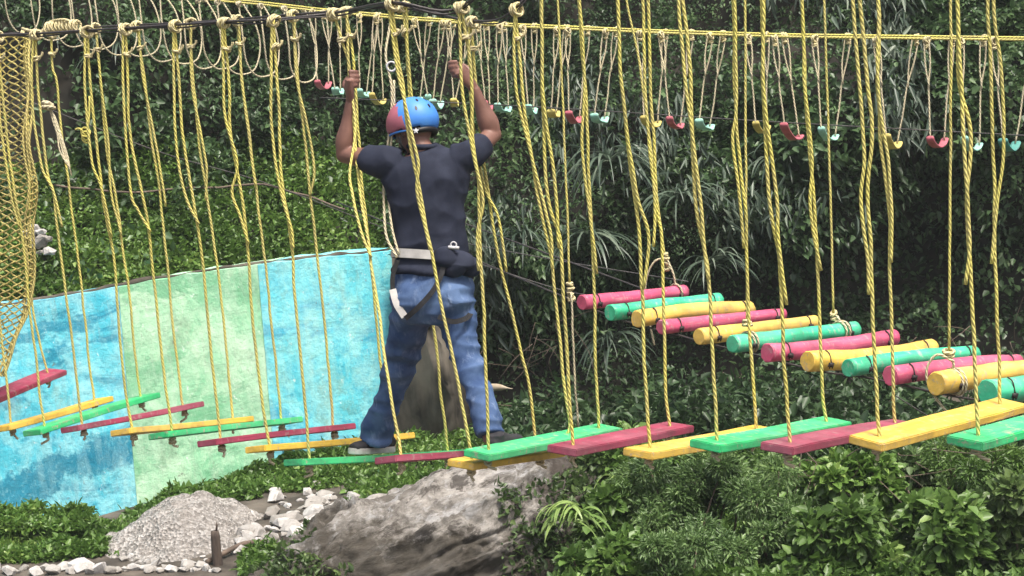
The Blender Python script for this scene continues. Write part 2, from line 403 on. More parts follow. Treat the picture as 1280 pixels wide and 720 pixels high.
# ------------------------------------------------------------------ setting: ground, bank, hillside
def sstep(a, b, x): t = np.clip((x - a) / (b - a), 0, 1); return t * t * (3 - 2 * t)
def ground_z(X, Y):
    X = np.asarray(X, float); Y = np.asarray(Y, float)
    z = np.where(Y > 18, -4.15 + (Y - 18) * .03, -4.15 - (18 - Y) * .06)
    p = np.stack([X.ravel(), Y.ravel(), np.zeros(X.size)], 1)
    z = z + (.12 * tex3(p, .6, 3) + .06 * tex3(p, 1.7, 4)).reshape(X.shape)
    return CZ + z
def on_ground(px, py):
    r = ray(px, py); t_ = 15.0
    for _ in range(25):
        p = CAM + r * t_; t_ += (p.z - float(ground_z(np.array([p.x]), np.array([p.y]))[0])) / max(.05, -r.z) * .8
    return CAM + r * t_
def wall_y(X): return 19.5 + (np.clip(X, -9, -1.2) + 4.8) * .678
def hill_y(X, Z, bumps=True):
    zr = Z - CZ
    wy = wall_y(X)
    left = np.where(zr < -2.15, wy + .55, wy + .55 + np.minimum(zr + 2.15, 1.0) * 1.25 + np.maximum(zr + 1.15, 0) * .62)
    right = np.where(zr < -2.3, 21.9 + (zr + 4.4) * .16 + .35 * sstep(-4.2, -3.2, zr), 22.25 - .5 * sstep(-2.6, -1.8, zr) + (zr + 2.3) * .62)
    k = sstep(-1.3, -.3, X)
    y = left * (1 - k) + right * k
    y = y + .9 * np.exp(-((X - 4.5) / .7) ** 2 - ((zr + 2.3) / .9) ** 2)
    if bumps:
        p = np.stack([X.ravel(), np.zeros(X.size), Z.ravel()], 1)
        b = (.55 * tex3(p, .55, 1) + .34 * tex3(p, 1.15, 2) + .16 * tex3(p, 2.4, 5)).reshape(X.shape)
        amp = .25 + .75 * sstep(-2.2, -.6, zr)
        y = y - b * amp
    return y
gx = np.concatenate([np.linspace(-150, -12, 12)[:-1], np.linspace(-12, 12, 97), np.linspace(12, 150, 12)[1:]])
gy = np.concatenate([np.linspace(-40, 8, 8)[:-1], np.linspace(8, 24, 65), np.linspace(24, 300, 14)[1:]])
GX, GY = np.meshgrid(gx, gy); GZ = ground_z(GX, GY)
def grid_obj(name, A, B, C, mat):
    h, w = A.shape
    me = bpy.data.meshes.new(name)
    f = [(r * w + c, r * w + c + 1, (r + 1) * w + c + 1, (r + 1) * w + c) for r in range(h - 1) for c in range(w - 1)]
    me.from_pydata(np.stack([A.ravel(), B.ravel(), C.ravel()], 1).tolist(), [], f); me.update()
    return obj(name, me, mat)
tag(grid_obj('ground', GX, GY, GZ, 'soil'), None, None, None, 'structure')
hx = np.linspace(-16, 16, 129); hz = np.concatenate([np.linspace(CZ - 5.2, CZ + 3, 70), np.linspace(CZ + 3, CZ + 14, 23)[1:]])
HX, HZ = np.meshgrid(hx, hz); HY = hill_y(HX, HZ)
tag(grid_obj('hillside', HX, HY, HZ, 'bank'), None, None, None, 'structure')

def hill_leaves(name, n, xr, zr, size, mat, dens, off, seed):
    X = rng.uniform(*xr, n); Z = CZ + rng.uniform(*zr, n)
    keep = rng.uniform(0, 1, n) < dens(X, Z - CZ); X = X[keep]; Z = Z[keep]
    Y = hill_y(X, Z)
    e = .08
    nx = -(hill_y(X + e, Z) - hill_y(X - e, Z)) / (2 * e); nz = -(hill_y(X, Z + e) - hill_y(X, Z - e)) / (2 * e)
    nrm = np.stack([-nx * -1, -np.ones_like(X), -nz * -1], 1); nrm[:, 0] = -nx * 1; nrm[:, 2] = -nz * 1
    # outward normal of y = h(x,z) facing the camera is (h_x, -1, h_z)
    nrm = np.stack([-nx, -np.ones_like(X), -nz], 1); nrm /= np.linalg.norm(nrm, axis=1, keepdims=True)
    P = np.stack([X, Y, Z], 1)
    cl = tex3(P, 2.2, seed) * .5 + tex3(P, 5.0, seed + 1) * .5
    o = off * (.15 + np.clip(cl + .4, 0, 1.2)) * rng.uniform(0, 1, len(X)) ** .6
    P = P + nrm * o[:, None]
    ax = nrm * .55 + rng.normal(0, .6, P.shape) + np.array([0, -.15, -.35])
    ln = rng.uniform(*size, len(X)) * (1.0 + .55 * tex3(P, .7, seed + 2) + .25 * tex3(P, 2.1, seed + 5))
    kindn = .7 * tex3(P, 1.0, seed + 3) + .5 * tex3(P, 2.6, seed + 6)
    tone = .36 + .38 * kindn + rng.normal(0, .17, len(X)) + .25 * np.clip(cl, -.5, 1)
    return leaves(name, P, ax, ln, ln * (rng.uniform(.20, .36, len(X)) + .09 * tex3(P, .9, seed + 8)), tone, mat)
def dens_hill(X, z):
    bare = sstep(-4.4, -3.7, z) * (1 - sstep(-2.9, -2.0, z)) * sstep(-.9, -.2, X)
    P = np.stack([X, X * 0, z], 1)
    hol = np.clip(.70 + .95 * tex3(P, .8, 31) + .45 * tex3(P, 1.9, 33), .12 + .2 * sstep(-1.2, -.4, X), 1)
    wallhid = (X < -1.0) & (z < -2.25)
    terr = 1 - sstep(-1.55, -1.05, z + .25 * tex3(P, 1.1, 37)) * 1.0
    terr = terr * (1 - sstep(-1.5, -1.0, X))
    hol = np.clip(hol - .55 * sstep(-2.6, -3.4, X) * sstep(-1.4, -.9, z) * (1 - sstep(.1, .8, z)), .06, 1)
    d = (1 - .62 * bare) * hol * (1 - .96 * terr)
    d = np.where(wallhid | ((X > -1.35) & (X < -.50) & (z < -2.2 - 1.3 * (X + 1.3))), d * .04, d)
    d = np.where(wallhid, 0, d) * (1 - .85 * np.exp(-((X - 4.5) / .5) ** 2 - ((z + 2.3) / .75) ** 2))
    return d
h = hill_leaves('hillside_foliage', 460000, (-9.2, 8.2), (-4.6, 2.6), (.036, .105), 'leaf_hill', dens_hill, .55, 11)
tag(h, 'dense dark green leafy growth covering the steep hillside behind the ropes', 'undergrowth', None, 'stuff')

# long drooping narrow leaves hanging in clumps over the middle of the slope
n = 26000
X = rng.uniform(-.6, 6.8, n); zz = rng.uniform(-3.0, 1.6, n); P = np.stack([X, hill_y(X, CZ + zz), CZ + zz], 1)
k = rng.uniform(0, 1, n) < np.clip(-.15 + 1.3 * tex3(P * np.array([1, 0, 1]), 1.15, 71) + .5 * tex3(P * np.array([1, 0, 1]), 3.1, 72), 0, 1); P = P[k]
P[:, 1] -= rng.uniform(.1, .65, len(P))
ax = rng.normal(0, .42, P.shape) + np.array([0, -.35, -.75]); ln = rng.uniform(.10, .26, len(P))
o = leaves('drooping_foliage', P, ax, ln, ln * rng.uniform(.06, .12, len(P)), .45 + .3 * tex3(P, 1.6, 73) + rng.normal(0, .18, len(P)), 'blade', None, .2, .28)
tag(o, 'long narrow drooping leaves hanging in pale clumps on the steep hillside', 'undergrowth', None, 'stuff')
# ground cover on the terrace above the wall
def patch_leaves(name, P, up, size, tone0, mat):
    n = len(P)
    ax = rng.normal(0, .75, (n, 3)) + np.array(up) * .8
    ln = rng.uniform(*size, n)
    tone = tone0 + .30 * tex3(P, 1.6, 41) + .12 * tex3(P, 5.0, 43) + rng.normal(0, .17, n)
    gr = rng.uniform(0, 1, n) < .10                      # thin grass among the broad leaves
    wd = np.where(gr, ln * .09, ln * rng.uniform(.24, .44, n)); ln = np.where(gr, ln * 1.7, ln * rng.uniform(.7, 1.35, n))
    return leaves(name, P, ax, ln, wd, tone, mat, None, .25, .3)
n = 95000
X = rng.uniform(-8.8, -.9, n); zz = rng.uniform(0, 1, n) ** 1.25 * 1.25 - 2.13
Y = hill_y(X, CZ + zz)
P = np.stack([X, Y, CZ + zz], 1)
cl = tex3(P, 1.8, 51) + .6 * tex3(P, 4, 52)
P[:, 2] += np.clip(.08 + .16 * cl, 0, .5) * rng.uniform(.2, 1.2, n); P[:, 1] -= rng.uniform(0, .2, n)
k = rng.uniform(0, 1, n) < np.clip(.75 + .5 * cl, .05, 1); P = P[k]
tag(patch_leaves('terrace_weeds', P, (0, -.45, .55), (.028, .08), .38, 'leaf_weed'), 'bright green low weeds growing along the top of the painted wall', 'weeds', None, 'stuff')

# ------------------------------------------------------------------ retaining wall
wt = thing('retaining_wall', PY(240, 610, 20.6), 'retaining wall painted in blue, green and cyan limewash below the weedy terrace', 'wall')
top_px = [(-420, 430), (-120, 396), (0, 384), (47, 376), (107, 366), (150, 358), (200, 349), (250, 341), (322, 331), (400, 322), (450, 318), (489, 314)]
def wtop(px):
    for (a, b), (c, d) in zip(top_px, top_px[1:]):
        if px <= c: return b + (d - b) * (px - a) / (c - a)
    return top_px[-1][1]
def wall_panel(name, x0, x1, mat, thick=.5, seed=0):
    nx, nz_ = max(3, int((x1 - x0) / 8)), 26
    v = []; f = []
    H = 2.7
    for i in range(nx + 1):
        px = x0 + (x1 - x0) * i / nx
        Yt = 19.5 + 2.4 * px / 490
        tp = PY(px, wtop(px), Yt)
        tp.z += .018 * noise.noise(Vector((tp.x * 6, seed, 0)))
        for j in range(nz_ + 1):
            h_ = H * j / nz_
            p = Vector((tp.x, tp.y - .09 * h_, tp.z - h_))
            b = .022 * noise.noise(Vector((p.x * 1.7, p.z * 1.7, seed))) + .010 * noise.noise(Vector((p.x * 6, p.z * 6, seed + 3)))
            v.append(p + Vector((0, -b if 0 < i < nx else 0, 0)))
    nrow = nz_ + 1
    for i in range(nx):
        for j in range(nz_): f.append((i * nrow + j, i * nrow + j + 1, (i + 1) * nrow + j + 1, (i + 1) * nrow + j))
    fr = len(v)
    for i in range(nx + 1):           # back edge of the coping
        p = v[i * nrow]; v.append(p + Vector((.25, thick, .01)))
    for i in range(nx): f.append((i * nrow, (i + 1) * nrow, fr + i + 1, fr + i))
    fr2 = len(v)
    for i in (0, nx):
        for j in range(nrow): v.append(v[i * nrow + j] + Vector((.25, thick, 0)))
    for j in range(nz_):
        f.append((j, fr2 + j, fr2 + j + 1, j + 1)); a = nx * nrow
        f.append((a + j, a + j + 1, fr2 + nrow + j + 1, fr2 + nrow + j))
    me = bpy.data.meshes.new(name); me.from_pydata([tuple(p) for p in v], [], f); me.update()
    return obj(name, me, mat, wt, smooth=False)
wall_panel('painted_panel', -420, 147, 'wall_blue', seed=1)['label'] = 'bright blue painted wall panel'
wall_panel('painted_panel', 148, 321, 'wall_green', seed=5)['label'] = 'pale green painted wall panel'
wall_panel('painted_panel', 322, 489, 'wall_cyan', seed=9)['label'] = 'cyan painted wall panel'
def wall_pt(px, py, out=0):
    Yt = 19.5 + 2.4 * px / 490
    tp = PY(px, wtop(px), Yt); p = PY(px, py, Yt)
    for _ in range(4):
        p = PY(px, py, Yt - .09 * (tp.z - p.z) - out)
    return p
for (px, py) in ((190, 478), (46, 503), (137, 582), (331, 457), (462, 437)):
    mb = Mb(); c = wall_pt(px, py, .012)
    mb.tube([c + Vector((0, .05, 0)), c + Vector((0, -.012, 0))], .024, 12)
    mb.build('drain_hole', 'dark', wt)
lip = [PY(x, wtop(x) - 1, 19.5 + 2.4 * x / 490 + .07) for x in range(-415, 490, 6)]
mb = Mb(); mb.tube([p + Vector((0, .02 * noise.noise(p * 7), .002 + .022 * noise.noise(p * 5))) for p in lip], [.022 + .016 * noise.noise(p * 4 + Vector((3, 3, 3))) for p in lip], 8)
mb.build('earth_lip', 'soil', wt)['label'] = 'crumbly brown earth along the wall top'
# bare concrete at the wall's end
mb = bmesh.new()
def bare_end():
    poly = [(489, 318), (503, 338), (512, 385), (535, 402), (556, 440), (566, 500), (572, 570), (572, 640), (489, 640)]
    fr = [PY(a, b, 21.55 - .004 * (a - 489)) for a, b in poly]
    m = bmesh.new(); fv = [m.verts.new(p) for p in fr]; bv = [m.verts.new(p + Vector((.3, 1.2, 0))) for p in fr]
    m.faces.new(fv)
    for i in range(len(fv)):
        j = (i + 1) % len(fv); m.faces.new((fv[i], bv[i], bv[j], fv[j]))
    bmesh.ops.recalc_face_normals(m, faces=m.faces)
    bmesh.ops.triangulate(m, faces=m.faces); bmesh.ops.subdivide_edges(m, edges=m.edges, cuts=5, use_grid_fill=True)
    for v in m.verts: v.co += Vector((.05, .16, .04)) * noise.noise(v.co * 2.7) + Vector((.03, .07, .03)) * noise.noise(v.co * 8)
    return m
mb.free(); obj('bare_end', bare_end(), 'concrete', wt)['label'] = 'unpainted grey concrete end of the wall'

# ------------------------------------------------------------------ boulder, gravel, stones, post
def boulder():
    m = bmesh.new(); bmesh.ops.create_icosphere(m, subdivisions=7, radius=1)
    c = BC
    ca, sa = math.cos(.42), math.sin(.42)
    def ridge(q): return 1 - 2 * abs(noise.noise(q))
    for v in m.verts:
        x, y, z = v.co
        q = Vector((x, y * .8, z)) * 1.5
        d = 1 + .18 * noise.noise(q + Vector((3, 1, 7))) + .10 * noise.noise(q * 2.6)
        p = Vector((x * (1.50 if x > 0 else 1.72), y * .95, z * .66)) * d
        p.z += .34 * max(-1.3, min(1, (p.x - .15) / 1.2)) * (1 if p.z > 0 else .3)
        if p.x > 1.05: p.x = 1.05 + (p.x - 1.05) * .35
        u = p.x * ca + p.z * sa; w = -p.x * sa + p.z * ca           # beds rising to the right
        h = w * 4.6 + .9 * noise.noise(Vector((u * .9, p.y * .9, w * 1.5))) + .4 * p.y
        st = h - math.floor(h); step = st ** 4                          # broken bed edges
        n_ = Vector((x, y, z))
        dist, _pts = noise.voronoi(Vector((u * 1.3, p.y * 1.6, w * 3.4)) + noise.noise_vector(p * 2) * .25)
        k = .10 * step - .04 + .13 * min(.6, dist[0]) - .05 * max(0, 1 - (dist[1] - dist[0]) / .10)
        d2, _p2 = noise.voronoi(Vector((u * 4.2, p.y * 4.2, w * 8)) + noise.noise_vector(p * 6) * .2)
        k += .055 * min(.6, d2[0]) - .022 * max(0, 1 - (d2[1] - d2[0]) / .12)
        k += .030 * ridge(Vector((u * 4.5, p.y * 4.5, w * 6))) + .020 * ridge(Vector((u * 11, p.y * 11, w * 13)))
        v.co = c + p + n_ * k
    return m
BC = PD(528, 724, 15.6)
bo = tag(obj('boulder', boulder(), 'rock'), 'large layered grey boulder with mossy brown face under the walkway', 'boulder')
pb_, nb_ = [], []
rq = random.Random(77)
for f in bo.data.polygons:
    c = f.center; x, z = c.x - BC.x, c.z - BC.z
    if f.normal.y > .35 or z < -.45: continue
    nz_v = noise.noise(c * 2.1) + .5 * noise.noise(c * 5)
    w = 1.0 * max(0, min(1, (-.25 - x) / .5)) * (1 if z < .20 - .25 * x else 0) + (.7 if x > .62 and z < .75 else 0) + (.45 if z < .14 else 0)
    if rq.random() < f.area * 5200 * max(0, w * (.32 + nz_v)):
        pb_.append(c + Vector((rq.uniform(-.02, .02), -.005, rq.uniform(-.02, .02)))); nb_.append(f.normal)
pb_ = np.array([tuple(p) for p in pb_]); nb_ = np.array([tuple(p) for p in nb_])
ln = rng.uniform(.02, .075, len(pb_))
o = leaves('boulder_weeds', pb_, nb_ * .6 + rng.normal(0, .55, pb_.shape) + np.array([0, -.1, .35]), ln, ln * rng.uniform(.12, .38, len(pb_)), .36 + .3 * tex3(pb_, 3, 81) + rng.normal(0, .2, len(pb_)), 'leaf_olive')
tag(o, 'small olive weeds and moss clinging to the flanks of the boulder', 'weeds', None, 'stuff')
def mound(name, px, py, d, rx, ry, rz, mat):
    m = bmesh.new(); bmesh.ops.create_icosphere(m, subdivisions=6, radius=1)
    c = PD(px, py, d); c.z = float(ground_z(np.array([c.x]), np.array([c.y]))[0]) - .05
    for v in m.verts:
        x, y, z = v.co; r = math.hypot(x, y)
        zz = max(0, 1 - r ** 2) ** 1.15 if z > 0 else -.2
        p = Vector((x * rx, y * ry, zz * rz))
        p += Vector((0, 0, 1)) * (.13 * noise.noise(p * 2.0 + Vector((5, 0, 0))) + .05 * noise.noise(p * 6) + .018 * noise.noise(p * 27)) * (1 if z > -.1 else 0)
        v.co = c + p
    return obj(name, m, mat)
tag(mound('gravel_heap', 232, 690, 18.8, .78, .85, .36, 'gravel'), 'heap of grey gravel on the ground before the green wall panel', 'gravel heap')
def stone(px, py, d, r, label, group, mat='stone', flat=.75):
    m = bmesh.new(); sx, sy, sz = random.uniform(.85, 1.4), random.uniform(.8, 1.2), random.uniform(.5, .85)
    rot = Matrix.Rotation(random.uniform(0, 6.28), 3, 'Z') @ Matrix.Rotation(random.uniform(-.4, .4), 3, 'X')
    for k in range(17):
        q = Vector((random.gauss(0, 1), random.gauss(0, 1), random.gauss(0, 1))).normalized() * random.uniform(.82, 1.0)
        m.verts.new(rot @ Vector((q.x * sx, q.y * sy, q.z * sz)) * r)
    hl_ = bmesh.ops.convex_hull(m, input=m.verts)
    bmesh.ops.delete(m, geom=[g for g in hl_['geom_interior'] if isinstance(g, bmesh.types.BMVert)], context='VERTS')
    bmesh.ops.bevel(m, geom=m.edges[:], offset=r * .07, segments=1, affect='EDGES', clamp_overlap=True)
    for v in m.verts:
        if v.co.length > r * 1.35: v.co *= r * 1.35 / v.co.length
    for v in m.verts: v.co *= 1 + .05 * noise.noise(v.co / r * 2.3)
    ob = obj('river_stone', m, mat, None, False); ob.location = PD(px, py, d) if d > 20 else on_ground(px, py) + Vector((0, 0, r * .25))
    tag(ob, label, 'stone', group); return ob
rd = random.Random(4)
for k in range(24):       # kerb-like row along the foot of the photograph
    x = -14 + k * 11.5 + rd.uniform(-3, 3)
    stone(x, 716 + rd.uniform(-5, 3) - (4 if x > 150 else 0), 17.4, rd.uniform(.05, .105), 'whitish river stone in the row below the weeds and gravel heap', 'white stones in the row at the bottom')
for k in range(44):
    x = rd.uniform(150, 275); stone(x, 700 + rd.uniform(-22, 16), 17.5, rd.uniform(.03, .06), 'small pale broken stone scattered at the foot of the gravel heap', 'broken stones below the gravel heap')
for k in range(120):
    t = rd.random(); x = 296 + 145 * t; y = 676 - 46 * t + rd.gauss(0, 15)
    stone(x, y, 16.9, rd.uniform(.025, .06) if k % 4 else rd.uniform(.07, .13), 'white stone in the pile between gravel heap and grey boulder', 'white stones piled beside the boulder')
# stone rubble on the terrace
for k in range(9):
    p = (44 + rd.uniform(-6, 26), 300 + rd.uniform(-14, 16)); stone(p[0], p[1], 20.6, rd.uniform(.05, .10), 'pale rubble stone lying on the terrace beside the cargo net', 'rubble stones beside the cargo net')
pt = thing('wooden_post', on_ground(273, 706), 'short dark weathered wooden post standing left of the grey boulder', 'post')
mb = Mb(); a = on_ground(273, 706) - Vector((0, 0, .06))
mb.tube(wob([a + Vector((0, 0, h_)) for h_ in np.linspace(0, .36, 9)], .012, 6, 2), [.043, .045, .043, .044, .042, .043, .041, .040, .034], 9)
mb.build('shaft', 'wood_old', pt)
mb = Mb(); mb.tube([a + Vector((.008, 0, .34)), a + Vector((.020, 0, .40)), a + Vector((.022, 0, .43))], [.012, .009, .003], 6); mb.build('splinter', 'wood_old', pt)
mb = Mb(); mb.tube(wob(crom([on_ground(258, 708) + Vector((0, 0, .03)), on_ground(300, 690) + Vector((0, 0, .05)), on_ground(345, 676) + Vector((0, 0, .03))], 8), .02, 4, 4), .022, 8)
tag(mb.build('fallen_branch', 'twig'), 'thin grey fallen branch lying against the wooden post', 'branch')

# weeds on the ground
def ground_weeds(name, polys, n, size, tone, mat, hgt, label):
    pts = []
    for (x0, x1, y0, y1, d0, d1, wgt) in polys:
        m = int(n * wgt); u = rng.uniform(0, 1, m); w = rng.uniform(0, 1, m)
        X_ = x0 + (x1 - x0) * u; Dp = d0 + (d1 - d0) * w; Yp = y0 + (y1 - y0) * w
        q = np.array([PD(a, b, c) for a, b, c in zip(X_, Yp, Dp)]) if m else np.zeros((0, 3))
        g = ground_z(q[:, 0], q[:, 1])
        cl_ = tex3(q * np.array([1, 1, 0]), 2.3, 61) + .5 * tex3(q * np.array([1, 1, 0]), 5.5, 62)
        keep = rng.uniform(0, 1, m) < np.clip(.7 + .6 * cl_, .05, 1)
        edge = 1 - np.maximum(np.abs(2 * u - 1), np.abs(2 * w - 1)) ** 3
        keep &= rng.uniform(0, 1, m) < np.clip(edge * 1.6 + .5 * cl_, .03, 1)
        q[:, 2] = np.maximum(g, q[:, 2] - .12) + np.clip(hgt * (.25 + .75 * cl_) * (.3 + .7 * edge), .02, 1) * rng.uniform(0, 1, m)
        pts.append(q[keep])
    P_ = np.concatenate(pts)
    P_ = P_[(P_[:, 1] < wall_y(P_[:, 0]) - .12) | (P_[:, 0] > -1.25)]
    o = patch_leaves(name, P_, (0, -.35, .6), size, tone, mat)
    return tag(o, label, 'weeds', None, 'stuff')
ground_weeds('ground_weeds', [(-60, 185, 700, 640, 18.25, 19.5, .5), (-40, 120, 650, 622, 18.8, 19.3, .10), (285, 450, 622, 600, 20.0, 21.7, .24), (150, 330, 640, 610, 19.7, 21.0, .20), (300, 400, 700, 690, 16.4, 17.6, .12), (425, 660, 625, 590, 18.2, 20.6, .40), (520, 690, 600, 575, 18, 21.4, .16), (255, 640, 612, 596, 20.6, 21.9, .16)],
             64000, (.024, .072), .40, 'leaf_weed', .22, 'bright green weeds growing at the foot of the painted wall')
# ------------------------------------------------------------------ shrubs, grass tufts, twigs
def shrub(px, py, d, w, hgt, n, size, mat, label, seed, clumps=16, name='shrub', group='shrubs growing along the bank below the planks', slim=False):
    rs = np.random.default_rng(seed)
    c = PD(px, py, d); base = Vector((c.x, c.y, float(ground_z(np.array([c.x]), np.array([c.y]))[0])))
    t = thing(name, base, label, 'shrub', group)
    ctr = np.array(c)
    cc = rs.normal(0, 1, (clumps, 3)); cc /= np.linalg.norm(cc, axis=1, keepdims=True); cc *= rs.uniform(.35, 1, (clumps, 1))
    cc = ctr + cc * np.array([w, w * .75, hgt])
    which = rs.integers(0, clumps, n)
    dd = rs.normal(0, 1, (n, 3)); dd /= np.linalg.norm(dd, axis=1, keepdims=True)
    rad = rs.uniform(.3, 1, (n, 1)) ** .5 * (rs.uniform(.20, .42, clumps)[which])[:, None] * w
    P_ = cc[which] + dd * rad * np.array([1, 1, .8])
    ax = dd * .8 + rs.normal(0, .45, (n, 3)) + np.array([0, 0, -.1])
    ln = rs.uniform(*size, n); tone = .42 + rs.normal(0, .15, clumps)[which] + rs.normal(0, .14, n)
    leaves('foliage', P_, ax, ln, ln * (rs.uniform(.12, .2, n) if slim else rs.uniform(.26, .46, n)), tone, mat, t)
    mb = Mb(); rr = random.Random(seed)
    for k in range(0, clumps):
        e = Vector(cc[k]); m_ = base.lerp(e, .5) + Vector((rr.uniform(-.1, .1), rr.uniform(-.1, .1), .06))
        mb.tube(crom([base + Vector((rr.uniform(-.06, .06), rr.uniform(-.06, .06), -.05)), m_, e], 5), [.016 - .0011 * i for i in range(11)], 5)
    mb.build('stem', 'twig', t); return t
SH = [  # px, py, depth, half width, half height, leaves, leaf size, material, label
    (745, 660, 15.2, .42, .40, 2600, (.06, .13), 'leaf_shrub', 'leafy green shrub touching the right side of the boulder'),
    (865, 620, 15.0, .46, .36, 4200, (.045, .10), 'leaf_blue', 'feathery blue-green shrub below the first yellow plank right of the boulder'),
    (860, 700, 14.0, .42, .30, 2600, (.05, .10), 'leaf_blue', 'grey-green shrub at the bottom edge below the feathery shrub'),
    (955, 660, 14.6, .50, .45, 3000, (.06, .12), 'leaf_blue', 'dull blue-green shrub below the green plank beneath the log bridge'),
    (1060, 610, 14.8, .36, .25, 2200, (.06, .12), 'leaf_weed', 'bright green small shrub below the long yellow plank'),
    (1075, 690, 14.0, .42, .33, 2200, (.07, .13), 'leaf_shrub', 'dark shrub at the bottom edge under the bright green small shrub'),
    (1150, 610, 15.6, .36, .28, 1700, (.06, .12), 'leaf_olive', 'olive shrub in the gap between the last yellow and last green planks'),
    (1170, 670, 14.2, .40, .36, 2300, (.08, .15), 'leaf_shrub', 'broad leaved shrub at the bottom with round pale leaves'),
    (1235, 590, 14.8, .42, .26, 2600, (.07, .14), 'leaf_shrub', 'leafy shrub directly under the rightmost green plank'),
    (1285, 655, 14.2, .42, .36, 2200, (.07, .14), 'leaf_olive', 'shrub cut off by the right edge, below the rightmost green plank'),
    (690, 590, 17.5, .36, .22, 2000, (.05, .12), 'leaf_olive', 'low olive shrub behind the boulder under the green plank'),
    (800, 575, 17.5, .50, .20, 2200, (.06, .12), 'leaf_shrub', 'low dark shrub behind, beneath the first maroon plank right of the man'),
    (765, 715, 14.2, .34, .30, 1900, (.06, .12), 'leaf_shrub', 'shrub at the bottom edge just right of the boulder'),
]
for i, a in enumerate(SH): shrub(*a[:5], int(a[5] * (3.4 if i in (1, 2, 3, 8) else 1.7)), ((.020, .060) if i in (1, 2, 3, 8) else (a[6][0] * .62, a[6][1] * .82)), a[7], a[8], 100 + i, slim=(i in (1, 2, 3, 8)))
# shrub-like ground cover filling the bank at lower right
ground_weeds('bank_ground_cover', [(690, 1330, 735, 600, 13.4, 17.0, .7), (690, 1330, 620, 545, 16.2, 20.5, .3)], 95000, (.030, .085), .36, 'leaf_shrub', .38, 'mixed low green growth covering the bank at the lower right')

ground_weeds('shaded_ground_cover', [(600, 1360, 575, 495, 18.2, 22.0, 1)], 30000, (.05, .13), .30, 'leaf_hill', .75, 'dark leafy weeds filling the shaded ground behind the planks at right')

def tuft(px, py, Y, n, ln, label, seed, spread=1.0, tone=.5, name='grass_tuft', group='drooping grass tufts on the hillside'):
    rs = random.Random(seed); base = PY(px, py, Y)
    V = []; Fc = []; tn = []
    for k in range(n):
        a = rs.uniform(-1.5, 1.5); l = ln * rs.uniform(.55, 1.15); w = .015 * rs.uniform(.6, 1.6)
        d0 = Vector((math.sin(a) * spread, -.65 - .3 * rs.random(), rs.uniform(.1, 1.0))).normalized()
        p = base + Vector((rs.uniform(-.08, .08), rs.uniform(-.05, .05), rs.uniform(-.06, .06))); d = d0; st = 7
        side = d.cross(Vector((rs.uniform(-.5, .5), rs.uniform(-.5, .5), 1))).normalized()
        b = len(V)
        for i in range(st + 1):
            ww = w * (1 - (i / st) ** 2.2) + .0006
            V += [p - side * ww, p + side * ww]
            p = p + d * (l / st); d = (d + Vector((0, 0, -.30 * (.6 + i * .14)))).normalized()
        for i in range(st): Fc.append((b + 2 * i, b + 2 * i + 1, b + 2 * i + 3, b + 2 * i + 2)); 
        tn += [tone + rs.gauss(0, .2)] * st
    me = bpy.data.meshes.new(name); me.from_pydata([tuple(v) for v in V], [], Fc); me.update()
    at = me.attributes.new('tone', 'FLOAT', 'FACE'); at.data.foreach_set('value', [min(1, max(0, x)) for x in tn])
    return tag(obj(name, me, 'blade', None, True), label, 'grass tuft', group)
TU = [(765, 205, 21.6, 46, .85, 'largest drooping tuft of long grass on the dark hillside', .55),
      (735, 300, 21.3, 40, .75, 'long grass tuft hanging left of the first pink log', .5),
      (850, 250, 21.4, 36, .70, 'long grass tuft hanging above the logs on the dark hillside', .5),
      (890, 330, 21.2, 30, .55, 'pale long grass tuft just behind the yellow log ends', .6),
      (650, 300, 21.6, 30, .60, 'long grass tuft on the hillside right of the man', .35),
      (1155, 95, 23.0, 26, .60, 'long grass tuft high on the hillside behind the yellow stirrup', .5),
      (1060, 90, 23.0, 26, .55, 'long grass tuft high on the hillside behind the mint stirrup', .4),
      (150, 60, 23.0, 26, .75, 'wide bladed grass tuft high on the hillside near the cargo net', .4),
      (80, 40, 23.0, 24, .7, 'grass tuft at the top left corner behind the rope loops', .3),
      (760, 430, 21.6, 40, .70, 'dry long grass tuft hanging below the first pink log', .45),
      (975, 200, 22.2, 24, .6, 'long grass tuft on the hillside right of the yellow stirrup', .35)]
for i, (a, b, c, n_, l_, lab, tn_) in enumerate(TU): tuft(a, b, c - .25, n_, l_, lab, 200 + i, tone=tn_)
for i, (a, b, dd_, n_, l_, lab) in enumerate([(715, 640, 14.6, 34, .34, 'fresh green blade tuft at the boulder\'s right edge'), (785, 605, 15.6, 30, .36, 'fresh green blade tuft below the first maroon plank right of the boulder')]):
    o = tuft(a, b, PD(a, b, dd_).y, n_, l_, lab, 300 + i, tone=.85, group='fresh grass tufts beside the boulder'); o.data.materials[0] = MT['leaf_shrub']
# dry twigs and roots on the bare bank
mb = Mb(); rt = random.Random(9)
for k in range(110):
    if k < 28: px, py, Y = rt.uniform(600, 720), rt.uniform(400, 560), 21.3
    elif k < 70: px, py, Y = rt.uniform(900, 1280), rt.uniform(395, 570), 21.4
    else: px, py, Y = rt.uniform(960, 1190), rt.uniform(560, 640), PD(1000, 600, 15).y
    p = PY(px, py, Y - rt.uniform(0, .3)); l = rt.uniform(.15, .6)
    d = Vector((rt.uniform(-1, 1), rt.uniform(-.4, .1), rt.uniform(-1, .5))).normalized()
    q = [p, p + d * l * .5 + Vector((rt.uniform(-.08, .08), -.03, rt.uniform(-.08, .04))), p + d * l + Vector((0, 0, -.1 * rt.random()))]
    r_ = rt.uniform(.0025, .0055); mb.tube(crom(q, 4), [r_ * (1 - .08 * i) for i in range(9)], 5)
tag(mb.build('dry_twigs', 'twig'), 'tangle of dry brown twigs and roots on the bare bank', 'twigs', None, 'stuff')
mb = Mb(); a, b = PY(600, 487, 21.0), PY(641, 486, 20.9)
